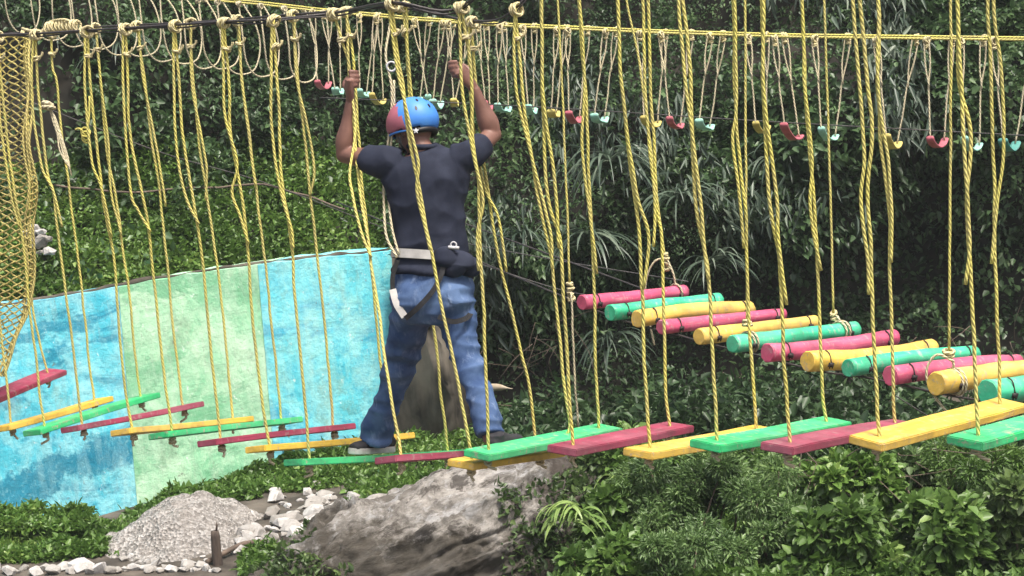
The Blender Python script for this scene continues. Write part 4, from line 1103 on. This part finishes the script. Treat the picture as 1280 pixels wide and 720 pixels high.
for L_, f, lab in ((LN, 0, 'steel cable running under the near ends of the painted logs'), (LF, 1, 'steel cable running under the far ends of the painted logs')):
    pts = []
    for (p, r_), (q, _) in zip(LN, LF):
        ax = (q - p).normalized(); e = (p + ax * .10) if f == 0 else (q - ax * .09); pts.append(e + Vector((0, 0, -r_ * 1.08 - .005)))
    d0 = (pts[0] - pts[2]).normalized(); d1 = (pts[-1] - pts[-3]).normalized(); d0.z += .05
    pts = [pts[0] + d0 * 3.5, pts[0] + d0 * .5] + pts + [pts[-1] + d1 * 1.2]
    mb = Mb(); mb.tube(crom(pts, 5), .0055, 6); tag(mb.build('log_cable', 'cable'), lab, 'cable')
# ropes that hold the log bridge up
def support(pxs, Y, li, far, label, loops=2, tail=None, coil=None, f_at=.13):
    t_ = []
    for k, (x, y) in enumerate(pxs):
        if k == 0: q = PY(x, 0, Y); t_ += [Vector((q.x, Y, ZF + .25)), q]
        else: t_.append(PY(x, y, Y))
    e = thing('support_rope', t_[-1], label, 'rope', 'ropes holding up the log bridge')
    mb = Mb(); mb.tube(wob(crom(t_, 8), .003, 6, li), .0060, 8); rp = mb.build('hanging_rope', 'rope', e)
    kb = Mb()
    if coil: 
        for q in range(coil): lump_knot(kb, t_[-1] + Vector((.004 * (q % 2), 0, -.028 * q)), Vector((0, 0, 1)), .016, .0068, 2, li * 9 + q)
    else: lump_knot(kb, t_[-1], Vector((0, 0, 1)), .020, .0075, 3, li)
    kb.build('knot', 'knot', e)
    if li is not None and loops:
        (a, r_), (b, _) = LN[li], LF[li]; ax = (b - a).normalized(); c = a + (b - a) * (f_at if not far else 1 - f_at)
        for q in range(loops):
            cc = c + ax * (.03 * q); rg = wob(ring(cc, ax + Vector((.12 * q, 0, .1)), r_ + .007, 22), .002, 9, q)
            mb = Mb(); mb.tube(rg, .0062, 7, closed=True); mb.build('loop', 'rope_pale', e)
        mb = Mb(); mb.tube(crom([t_[-1], t_[-1].lerp(c + Vector((0, 0, r_)), .6) + Vector((.01, -.015, 0)), c + Vector((0, 0, r_ + .004))], 6), .006, 7); mb.build('leader', 'rope_pale', e)
    if tail:
        mb = Mb(); mb.tube(wob(crom([PY(x, y, Y - .02) for x, y in tail], 6), .006, 7, li + 3), .0058, 7); mb.build('tail', 'rope_pale', e)
support([(697, 0), (703, 120), (708, 240), (712, 355)], LN[0][0].y - .05, 0, False, 'support rope ending in a knot at the left end of the leftmost pink log', 0, [(713, 365), (716, 420), (719, 480), (722, 534)], 4)
support([(783, 0), (797, 67), (813, 180), (824, 270), (831, 318)], LF[0][0].y - .02, 0, True, 'support rope with a coiled knot above the leftmost pink log\'s far end', 1, [(831, 322), (818, 326), (809, 345), (806, 375), (813, 410), (818, 432)], 4, .09)
support([(931, 0), (932, 150), (933, 300), (934, 404)], LN[5][0].y + .07, 5, False, 'support rope tied round the near end of the loop-tied green log', 2, None, None, .12)
support([(1030, 0), (1034, 120), (1038, 240), (1042, 392)], LF[5][0].y - .05, 5, True, 'support rope tied round the far end of the loop-tied green log', 2, None, 2, .14)
support([(1188, 0), (1188, 200), (1186, 442)], LN[10][0].y + .08, 10, False, 'support rope tied round the near end of the yellow log at the right', 2, [(1192, 452), (1172, 443), (1160, 458), (1160, 478), (1172, 500), (1186, 518)], None, .12)

# ------------------------------------------------------------------ the man
DM = 9.75
def Q(px, py, dd=0): return PD(px, py, DM + dd)
SM = F / DM
def loft(m, pts, rad, ref=RT, n=20, cap=True):
    """elliptic rings along pts; rad = (half width along ref, half depth)"""
    pts = [Vector(p) for p in pts]; rows = []
    for i, p in enumerate(pts):
        a = pts[max(0, i - 1)]; b = pts[min(len(pts) - 1, i + 1)]; T = (b - a).normalized()
        x = (ref - T * ref.dot(T)).normalized(); y = T.cross(x)
        rx, ry = rad[i] if hasattr(rad[i], '__len__') else (rad[i], rad[i])
        rows.append([m.verts.new(p + x * math.cos(2 * math.pi * k / n) * rx + y * math.sin(2 * math.pi * k / n) * ry) for k in range(n)])
    for u, v in zip(rows, rows[1:]):
        for k in range(n): m.faces.new((u[k], u[(k + 1) % n], v[(k + 1) % n], v[k]))
    if cap: m.faces.new(list(reversed(rows[0]))); m.faces.new(rows[-1])
def dense(pts, rad, k=4):
    n = len(pts); r2 = [Vector((*(r if hasattr(r, '__len__') else (r, r)), 0)) for r in rad]
    return crom(pts, k), [(v.x, v.y) for v in crom(r2, k)]
def ball(m, c, r, sc=(1, 1, 1), axes=None):
    res = bmesh.ops.create_icosphere(m, subdivisions=3, radius=1)
    A = axes or (RT, FW, UP)
    for v in res['verts']: v.co = Vector(c) + A[0] * v.co.x * r * sc[0] + A[1] * v.co.y * r * sc[1] + A[2] * v.co.z * r * sc[2]
def fuse(name, m, vox, smooth, mat, parent, folds=None):
    """voxel union of overlapping lofts: one continuous surface"""
    bmesh.ops.recalc_face_normals(m, faces=m.faces)
    me = bpy.data.meshes.new(name); m.to_mesh(me); m.free()
    o = bpy.data.objects.new('tmp_fuse', me); COL.objects.link(o)
    r = o.modifiers.new('r', 'REMESH'); r.mode = 'VOXEL'; r.voxel_size = vox
    s_ = o.modifiers.new('s', 'SMOOTH'); s_.iterations = smooth; s_.factor = .5
    dg = bpy.context.evaluated_depsgraph_get(); out = bpy.data.meshes.new_from_object(o.evaluated_get(dg))
    bpy.data.objects.remove(o); out.name = name
    if folds:
        nr = [v.normal.copy() for v in out.vertices]
        for v, n_ in zip(out.vertices, nr): v.co += n_ * folds(v.co)
        out.update()
    return obj(name, out, mat, parent)
# body: head, neck, arms with hands, and the torso and legs under the clothes
m = bmesh.new()
faceD = (-RT * .72 + FW * .62 - UP * .32).normalized()
hR = faceD.cross(UP).normalized(); hU = hR.cross(faceD).normalized()
hc = Q(516, 160, .02)
ball(m, hc, .098, (.80, 1.0, 1.10), (hR, faceD, hU))
ball(m, hc + faceD * .03 - hU * .065, .062, (.9, 1, 1.0), (hR, faceD, hU))      # jaw
loft(m, *dense([hc + faceD * .088 + hU * .012, hc + faceD * .106 - hU * .018, hc + faceD * .104 - hU * .03], [.008, .014, .008]), n=10)   # nose
for e in (-1, 1):
    ball(m, hc + hR * e * .080 - faceD * .010 - hU * .018, .030, (.35, .75, 1.1), (hR, faceD, hU))      # ears
    ball(m, hc + hR * e * .030 + faceD * .088 + hU * .008, .012, (1, .5, .7), (hR, faceD, hU))       # eyelids
loft(m, *dense([hc + faceD * .088 - hU * .052 - hR * .022, hc + faceD * .100 - hU * .052, hc + faceD * .088 - hU * .052 + hR * .022], [.005, .009, .005]), n=8)    # lips
loft(m, *dense([Q(519, 172, .0), Q(528, 190, -.02), Q(533, 206, -.01)], [.056, .058, .075]))
loft(m, *dense([Q(533, 196), Q(532, 225), Q(535, 290), Q(540, 345), Q(540, 390)], [(.10, .08), (.17, .09), (.135, .085), (.15, .10), (.12, .09)]))
# arms
def arm(sh, el, wr, r0_, r1_, r2_):
    mid = el.lerp(wr, .28)
    loft(m, *dense([sh, sh.lerp(el, .5), el.lerp(sh, .12), el], [r0_, r0_ * .93, r1_ * .98, r1_ * .95]), ref=FW)
    ball(m, el, r1_ * .98)
    loft(m, *dense([el, mid, el.lerp(wr, .65), wr], [(r1_ * .95, r1_ * .95), (r1_ * 1.12, r1_ * 1.18), (r1_ * .82, r1_ * .76), (r2_ * 1.1, r2_ * .92)]), ref=FW)
    ball(m, el - (el.lerp(sh, .5) - el.lerp(wr, .5)).normalized() * 0 - (sh.lerp(wr, .5) - el).normalized() * r1_ * .45, r1_ * .62)
    ball(m, sh.lerp(el, .45) + (wr - el).normalized() * r0_ * .25, r0_ * .86)
LS, LE, LW = Q(482, 203, -.01), Q(431, 193, .16), Q(438, 129, .12)
RS, RE, RW = Q(585, 196, -.01), Q(616, 168, .13), Q(593, 111, .09)
arm(LS, LE, LW, .052, .044, .028); arm(RS, RE, RW, .050, .043, .027)
def hand(wr, grip, palm_n, thumb_side, rope_dir):
    """a fist closed on a rope: palm, four bent fingers of unequal length, and a thumb"""
    kn = grip - palm_n * .030 + rope_dir * .004                # knuckle row centre, behind the rope
    acr = rope_dir                                         # fingers stack along the rope
    fwd = thumb_side                                     # direction fingers go before curling
    loft(m, *dense([wr, wr.lerp(kn, .45), kn], [(.026, .021), (.036, .020), (.040, .019)]), ref=acr, n=16)
    for q, (o_, ln) in enumerate(((.033, .92), (.011, 1.0), (-.011, .95), (-.032, .76))):
        b = kn + acr * o_
        p = [b, b + fwd * .030 * ln + palm_n * .006, b + fwd * .044 * ln + palm_n * .030, b + fwd * .026 * ln + palm_n * .052, b - fwd * .004 + palm_n * .052]
        loft(m, *dense(p, [.0105, .0102, .0096, .0090, .0074], 3), n=10, ref=acr)
    tb = wr.lerp(kn, .55) - fwd * .012 + palm_n * .012
    p = [tb, tb + acr * .030 - fwd * .012 + palm_n * .020, tb + acr * .058 + palm_n * .030 + fwd * .004, tb + acr * .070 + fwd * .020 + palm_n * .030]
    loft(m, *dense(p, [.0150, .0130, .0112, .0086], 3), n=10, ref=fwd)
hand(LW, HANDL, FW, RT, (UP * .97 + RT * -.1).normalized())
hand(RW, HANDR, FW, -RT, (UP * .90 - RT * .15).normalized())
# legs inside the jeans and ankles
loft(m, *dense([Q(520, 375, .02), Q(500, 455, .24), Q(472, 540, .44), Q(466, 556, .46)], [.07, .05, .036, .036]))
loft(m, *dense([Q(563, 372, .0), Q(588, 455, -.08), Q(611, 538, -.27), Q(613, 552, -.28)], [.07, .05, .036, .036]))
person = fuse('person', m, .0055, 3, 'skin', None)
tag(person, 'man in navy shirt and jeans with blue helmet, gripping ropes and stepping on the planks', 'person')
person['kind'] = 'thing'
# hair at the nape
m = bmesh.new(); ball(m, hc - faceD * .018 + hU * .004, .103, (.84, .90, 1.02), (hR, faceD, hU))
bmesh.ops.delete(m, geom=[v for v in m.verts if (v.co - hc).dot(hU) < -.062 or (v.co - hc).dot(faceD) > .055], context='VERTS')
obj('hair', m, 'hair', person)
# shirt
def fold_shirt(p):
    q = Vector((p.x * 4 + p.z * 3.0, p.y * 3, p.z * 5 - p.x * 2))
    r_ = 1 - abs(noise.noise(q * 1.5)) * 2.2
    r2 = 1 - abs(noise.noise(Vector((p.x * 9 - p.z * 5, p.y * 4, p.z * 6 + p.x * 5)))) * 2.4
    lowb = max(0, min(1, (-(p - CAM).dot(UP) + .35) / .35))
    return (.009 + .006 * lowb) * r_ + .005 * r2 - .005
m = bmesh.new()
def px_ring(y, x, hw, dp, dd=0): return Q(x, y, dd), (hw / SM, dp)
rings = [px_ring(184, 528, 17, .060, -.005), px_ring(190, 530, 26, .072), px_ring(197, 531, 43, .092), px_ring(208, 532, 56, .112), px_ring(228, 533, 54, .125), px_ring(255, 534, 47, .122), px_ring(285, 537, 45, .115), px_ring(310, 540, 45, .115), px_ring(328, 541, 48, .125), px_ring(343, 540, 51, .134)]
loft(m, *dense([r[0] for r in rings], [r[1] for r in rings]), n=28)
loft(m, *dense([Q(500, 205, -.01), LS, LS.lerp(LE, .30), LS.lerp(LE, .44)], [.072, .075, .070, .069]), ref=FW)
loft(m, *dense([Q(568, 200, -.01), RS, RS.lerp(RE, .34), RS.lerp(RE, .54)], [.070, .073, .066, .062]), ref=FW)
shirt = fuse('shirt', m, .008, 4, 'shirt', person, fold_shirt)
mb = Mb(); cpath = [Q(528, 184, -.005) + RT * math.cos(a) * .066 + FW * math.sin(a) * .072 + UP * (.006 + .010 * math.sin(a)) for a in np.linspace(0, 2 * math.pi, 25)[:-1]]
mb.tube(cpath, .013, 8, closed=True); mb.build('collar', 'shirt', shirt)
# jeans
def fold_jeans(p):
    zz = (p - CAM).dot(UP)
    low = max(0, min(1, (-.50 - zz) / .30)); kn_ = math.exp(-((zz + .36) / .10) ** 2); hip_ = math.exp(-((zz + .08) / .07) ** 2)
    n1 = 1 - abs(noise.noise(Vector((p.x * 5 + zz * 4, p.y * 3, zz * 15)))) * 2.3
    n2 = 1 - abs(noise.noise(Vector((p.x * 7 - zz * 7, p.y * 4, zz * 9)) + Vector((9, 2, 4)))) * 2.3
    f = .006 * n1 + .007 * n2 + (.014 * low + .011 * kn_ + .009 * hip_) * n1 - .006
    return f
m = bmesh.new()
rings = [px_ring(332, 541, 46, .118), px_ring(350, 541, 50, .130), px_ring(372, 541, 52, .142), px_ring(392, 540, 47, .125), px_ring(406, 539, 34, .09)]
loft(m, *dense([r[0] for r in rings], [r[1] for r in rings]), n=28)
ball(m, Q(518, 376, -.055), .098, (1, .95, 1.1)); ball(m, Q(563, 373, -.062), .096, (1, .95, 1.1))
loft(m, *dense([Q(518, 372, .0), Q(513, 400, .06), Q(505, 432, .16), Q(498, 462, .25), Q(485, 500, .35), Q(474, 530, .42), Q(470, 548, .45)], [.098, .096, .084, .072, .066, .072, .076]))
loft(m, *dense([Q(565, 370, .0), Q(571, 400, -.02), Q(577, 425, -.05), Q(585, 452, -.09), Q(598, 490, -.18), Q(609, 522, -.25), Q(613, 543, -.28)], [.096, .092, .076, .068, .062, .064, .064]))
jeans = fuse('jeans', m, .008, 3, 'jeans', person, fold_jeans)
mb = Mb()  # back pockets
for (cx, cy, tilt) in ((572, 368, .12),):
    pk = bmesh.new()
    c = Q(cx, cy, -.20); ex = (RT + UP * tilt).normalized(); ey = (UP - RT * tilt).normalized()
    vs = [pk.verts.new(c + ex * a + ey * b) for a, b in ((-.045, .05), (.045, .05), (.045, -.035), (0, -.055), (-.045, -.035))]
    pk.faces.new(vs); bmesh.ops.triangulate(pk, faces=pk.faces); bmesh.ops.subdivide_edges(pk, edges=pk.edges, cuts=5, use_grid_fill=True)
    po = obj('back_pocket', pk, 'jeans', jeans)
    sw = po.modifiers.new('w', 'SHRINKWRAP'); sw.target = jeans; sw.wrap_method = 'PROJECT'; sw.use_negative_direction = True; sw.use_positive_direction = True; sw.use_project_z = False
    sw.wrap_method = 'NEAREST_SURFACEPOINT'; sw.offset = .004
# shoes
def shoe(heel, toe, mat_up, nm='shoe'):
    ax = (toe - heel).normalized(); side = ax.cross(Vector((0, 0, 1))).normalized(); upv = side.cross(ax)
    L_ = (toe - heel).length; m = bmesh.new()
    prof = [(0, .030, .045, .040), (.12, .036, .070, .042), (.30, .037, .075, .042), (.48, .038, .058, .038), (.68, .044, .042, .032), (.86, .042, .034, .028), (.97, .028, .024, .02)]
    loft(m, *dense([heel + ax * L_ * f + upv * (.018 + h_ * .5) for f, w_, h_, _ in prof], [(w_, h_ * .5 + .008) for f, w_, h_, _ in prof], 3), ref=side, n=18)
    loft(m, *dense([heel + ax * L_ * .16 + upv * .05, heel + ax * L_ * .15 + upv * .095], [.036, .039], 3), ref=side, n=18)
    up_ = fuse(nm, m, .006, 2, mat_up, person)
    mb = bmesh.new(); pr = [(-.02, .02), (.03, .034), (.2, .039), (.45, .038), (.68, .047), (.88, .044), (.99, .026), (1.02, .008)]
    tp = []; bt = []
    for sgn in (1, -1):
        seq = pr if sgn == 1 else list(reversed(pr))
        for f, w_ in seq:
            c = heel + ax * L_ * f + side * sgn * w_
            tp.append(mb.verts.new(c + upv * .030)); bt.append(mb.verts.new(c))
    mb.faces.new(tp); mb.faces.new(list(reversed(bt)))
    for i_ in range(len(tp)): j = (i_ + 1) % len(tp); mb.faces.new((tp[i_], bt[i_], bt[j], tp[j]))
    bmesh.ops.recalc_face_normals(mb, faces=mb.faces); bmesh.ops.bevel(mb, geom=[e for e in mb.edges if e.calc_face_angle(0) > .7], offset=.004, segments=2, affect='EDGES')
    obj('rubber_sole', mb, 'rubber', up_, smooth=False); 
    mb = Mb()
    for f in (.42, .5, .58): mb.tube(crom([heel + ax * L_ * f + side * e * .026 + upv * (.072 - .03 * (f - .42) / .16 - abs(e) * .012) for e in (-1, 0, 1)], 3), .003, 6)
    mb.build('laces', 'rubber', up_)
pa, pb, pax, pw, pup = plank(8)
lf = NA[8].lerp(FA[8], .52) + Vector((0, 0, .022))
hl = Q(490, 560, 0); 
ldir = (NA[8] - FA[8]); 
heelL = NA[8].lerp(FA[8], .60); toeL = NA[8].lerp(FA[8], .30)
d_ = (toeL - heelL).normalized(); ccL = NA[8].lerp(FA[8], .45); heelL = ccL - d_ * .125; toeL = ccL + d_ * .145
heelL += Vector((0, 0, .008)); toeL += Vector((0, 0, .008))
shoe(heelL, toeL, 'shoe')
ccR = NA[10].lerp(FA[10], .45) + Vector((0, 0, .012)); hd = (FW * .9 + RT * .45); hd.z = 0; hd.normalize()
shoe(ccR - hd * .10, ccR + hd * .16, 'shoe')
# helmet
m = bmesh.new(); bmesh.ops.create_uvsphere(m, u_segments=40, v_segments=24, radius=1)
hhc = hc + hU * .022 - faceD * .006
for v in m.verts:
    x, y, z = v.co
    v.co = Vector((x * .112, y * .132, z * .118 if z > 0 else z * .10))
low = [v for v in m.verts if v.co.z < -.048 + .022 * (v.co.y / .13)]
bmesh.ops.delete(m, geom=low, context='VERTS')
fr = Matrix.Identity(3)
for r in range(3): fr[r][0] = hR[r]; fr[r][1] = faceD[r]; fr[r][2] = hU[r]
for v in m.verts: v.co = hhc + fr @ v.co
mh = bpy.data.meshes.new('helmet'); m.to_mesh(mh); m.free()
mh.materials.append(MT['helmet_blue']); mh.materials.append(MT['helmet_pink'])
helmet = bpy.data.objects.new('helmet', mh); COL.objects.link(helmet); helmet.parent = person
for p in mh.polygons:
    p.use_smooth = True
    lp = fr.inverted() @ (p.center - hhc)
    p.material_index = 1 if lp.y + .55 * lp.x * -1 > .032 + .25 * (lp.z - .03) else 0
so = helmet.modifiers.new('s', 'SOLIDIFY'); so.thickness = .007; so.offset = 0
mb = Mb()
rimv = []
for k in range(36):
    a = 2 * math.pi * k / 36; y = math.sin(a) * .133; z = -.048 + .022 * (y / .13)
    sc_ = math.sqrt(max(0, 1 - (z / .10) ** 2)); rimv.append(hhc + fr @ Vector((math.cos(a) * .113 * sc_, math.sin(a) * .133 * sc_, z)))
mb.tube(rimv, .0055, 7, closed=True); mb.build('rim', 'helmet_blue', helmet)
for (ax_, az_) in ((-.35, .62), (.1, .66), (.5, .55), (-.6, .25), (-.05, .30), (.45, .25)):
    # vents on the back half
    n_ = Vector((ax_, -math.sqrt(max(.05, 1 - ax_ * ax_ - az_ * az_)), az_)); pos = hhc + fr @ Vector((n_.x * .113, n_.y * .133, n_.z * .119))
    nn = (fr @ n_).normalized(); tx = nn.cross(hU).normalized(); ty = nn.cross(tx)
    bm_ = bmesh.new(); vs = [bm_.verts.new(pos + nn * .0035 + tx * math.cos(a) * .006 + ty * math.sin(a) * .012) for a in np.linspace(0, 2 * math.pi, 15)[:-1]]; bm_.faces.new(vs)
    ex = bmesh.ops.extrude_face_region(bm_, geom=bm_.faces[:]); bmesh.ops.translate(bm_, vec=-nn * .008, verts=[v for v in ex['geom'] if isinstance(v, bmesh.types.BMVert)])
    bmesh.ops.recalc_face_normals(bm_, faces=bm_.faces); obj('vent', bm_, 'dark', helmet, smooth=False)
# nape cradle with a white star
mb = Mb(); cr = [hc + fr @ Vector((math.cos(a) * .088, math.sin(a) * .106, -.046)) for a in np.linspace(math.pi * 1.1, math.pi * 1.9, 13)]
mb.tube(cr, .014, 8); cradle = mb.build('nape_cradle', 'dark', helmet)
bm_ = bmesh.new(); vd = (CAM - hc).normalized(); c = Q(517, 163, -.01); best = min(cr, key=lambda p: (p - Q(518, 163, -.08)).length); c = best + vd * .017
tx = vd.cross(UP).normalized(); ty = tx.cross(vd)
if ty.dot(UP) < 0: ty = -ty
vs = []
for k in range(10):
    a = math.pi / 2 + k * math.pi / 5; r_ = .015 if k % 2 == 0 else .007; vs.append(bm_.verts.new(c + tx * math.cos(a) * r_ + ty * math.sin(a) * r_))
cv = bm_.verts.new(c + vd * .003)
for k in range(10): bm_.faces.new((vs[k], vs[(k + 1) % 10], cv))
obj('star_mark', bm_, 'white', cradle, smooth=False)
mb = Mb()
for e in (-1, 1):
    a_ = hc + fr @ Vector((e * .094, .01, -.045)); mb.tube(crom([a_, a_ - hU * .04 + faceD * .012 - hR * e * .012, hc + faceD * .05 - hU * .112 + hR * e * .02], 6), .006, 6)
mb.build('chin_strap', 'strap_black', helmet)
# harness
har = None
def band(name, pts, h_, th, mat, parent, closed=False, nrm=None):
    """flat webbing strap along pts standing h_ tall"""
    P_ = crom(pts, 6, closed); m = bmesh.new(); rows = []
    ctr = sum(P_, Vector()) / len(P_); n_ = len(P_)
    for i_ in range(n_):
        a = P_[i_ - 1] if (closed or i_) else P_[i_]; b = P_[(i_ + 1) % n_] if (closed or i_ < n_ - 1) else P_[i_]
        T = (b - a).normalized(); o_ = (nrm if nrm else (P_[i_] - ctr)); o_ = (o_ - T * o_.dot(T)).normalized(); v_ = T.cross(o_)
        rows.append([m.verts.new(P_[i_] + v_ * h_ * s1 + o_ * th * s2) for s1, s2 in ((-1, 0), (1, 0), (1, 1), (-1, 1))])
    for i_ in range(n_ if closed else n_ - 1):
        u, v = rows[i_], rows[(i_ + 1) % n_]
        for q in range(4): m.faces.new((u[q], u[(q + 1) % 4], v[(q + 1) % 4], v[q]))
    bmesh.ops.recalc_face_normals(m, faces=m.faces)
    return obj(name, m, mat, parent, smooth=False)
cw = Q(540, 319)
belt = band('harness_belt', [cw + RT * math.cos(a) * .178 + FW * math.sin(a) * .126 + UP * (.012 * -math.cos(a)) for a in np.linspace(0, 2 * math.pi, 17)[:-1]], .024, .007, 'strap_black', person, True)
band('belt_pad', [cw + RT * math.cos(a) * .186 + FW * math.sin(a) * .134 + UP * (.012 * -math.cos(a)) for a in np.linspace(math.pi * 1.02, math.pi * 1.52, 8)], .021, .006, 'strap_white', belt, False, None)
band('leg_strap', [Q(497, 325, -.10), Q(491, 345, -.10), Q(491, 364, -.105)], .011, .006, 'strap_black', person, False, -FW)
band('leg_strap', [Q(491, 362, -.108), Q(496, 380, -.130), Q(506, 396, -.140)], .016, .006, 'strap_white', person, False, -FW)
band('leg_strap', [Q(507, 398, -.142), Q(522, 385, -.165), Q(540, 365, -.165), Q(551, 345, -.150), Q(556, 325, -.135)], .012, .006, 'strap_black', person, False, -FW)
band('leg_strap', [Q(590, 390, -.05), Q(582, 398, -.135), Q(566, 402, -.165), Q(548, 396, -.150)], .012, .006, 'strap_black', person, False, -FW)
m = bmesh.new()
for (x, y, dd_, r_) in ((558, 322, -.125, .055), (575, 326, -.105, .062), (588, 334, -.06, .050), (570, 336, -.115, .050)): ball(m, Q(x, y, dd_), r_, (1, .62, .8))
fuse('gear_pouch', m, .006, 6, 'shirt', person, lambda p: .012 * (1 - 2 * abs(noise.noise(Vector((p.x * 9 + p.z * 6, p.y * 6, p.z * 16))))))
mb = Mb(); mb.tube(ring(Q(567, 306, -.15), -FW, .013, 18), .0035, 7, closed=True); mb.tube(crom([Q(560, 309, -.15), Q(574, 310, -.15)], 4), .008, 7); mb.build('buckle', 'metal', person)
for v_ in ((1, 0),):
    mb = Mb(); mb.tube(wob(crom([Q(497, 322, -.10), Q(482, 290, -.05), Q(480, 230, .0), Q(487, 160, .02), Q(490, 110, .02), Q(482, 70, .03), Q(486, 40, .05), Q(492, 6, .06)], 8), .004, 6, 5), .0062, 8)
    mb.tube(wob(crom([Q(499, 318, -.10), Q(489, 280, -.05), Q(486, 225, .0), Q(491, 160, .01), Q(493, 100, .02)], 8), .004, 6, 9), .0055, 8)
    ln_ = mb.build('lanyard', 'rope_pale', person)
    mb = Mb(); mb.tube(wob(ring(Q(489, 83, .02), FW, .022, 16), .002, 5, 1), .005, 7, closed=True); mb.build('carabiner', 'metal', ln_)

# ------------------------------------------------------------------ light
W = bpy.data.worlds.new('World'); SC.world = W; W.use_nodes = True; t = W.node_tree; t.nodes.clear()
sky = N(t, 'ShaderNodeTexSky', sky_type='NISHITA'); sky.sun_disc = False
SUN_EL, SUN_AZ = 68, 142          # azimuth clockwise from +Y: high, behind the camera and a little to the right
sky.sun_elevation = R(SUN_EL); sky.sun_rotation = R(SUN_AZ); sky.dust_density = 7; sky.air_density = .8; sky.ozone_density = .3
bg = N(t, 'ShaderNodeBackground'); bg.inputs[1].default_value = .085; out = N(t, 'ShaderNodeOutputWorld')
L(t, sky.outputs[0], bg.inputs[0]); L(t, bg.outputs[0], out.inputs[0])
sl = bpy.data.lights.new('sun', 'SUN'); sl.energy = 1.5; sl.angle = R(10); sl.color = (1, .96, .90)
so_ = bpy.data.objects.new('sun', sl); COL.objects.link(so_)
az = R(SUN_AZ); el = R(SUN_EL); to = Vector((math.sin(az) * math.cos(el), math.cos(az) * math.cos(el), math.sin(el)))
so_.rotation_euler = to.to_track_quat('Z', 'Y').to_euler()
SC.view_settings.view_transform = 'Standard'; SC.view_settings.look = 'None'; SC.view_settings.exposure = 1.58; SC.view_settings.gamma = 1
SC.cycles.max_bounces = 6; SC.cycles.diffuse_bounces = 3; SC.cycles.transparent_max_bounces = 4

# ------------------------------------------------------------------ the thin damp air of the gorge
if HAZE:
    m = bmesh.new(); bmesh.ops.create_cube(m, size=1)
    bmesh.ops.scale(m, vec=(330, 360, 24), verts=m.verts); bmesh.ops.translate(m, vec=(0, 130, 9), verts=m.verts)
    hm = bpy.data.materials.new('damp_air'); t = nt(hm); pv = N(t, 'ShaderNodeVolumePrincipled'); o_ = N(t, 'ShaderNodeOutputMaterial')
    pv.inputs['Density'].default_value = HAZE; pv.inputs['Color'].default_value = (.86, .94, .90, 1); pv.inputs['Anisotropy'].default_value = .2
    L(t, pv.outputs[0], o_.inputs['Volume'])
    tag(obj('haze', m, hm, None, False), None, None, None, 'stuff')
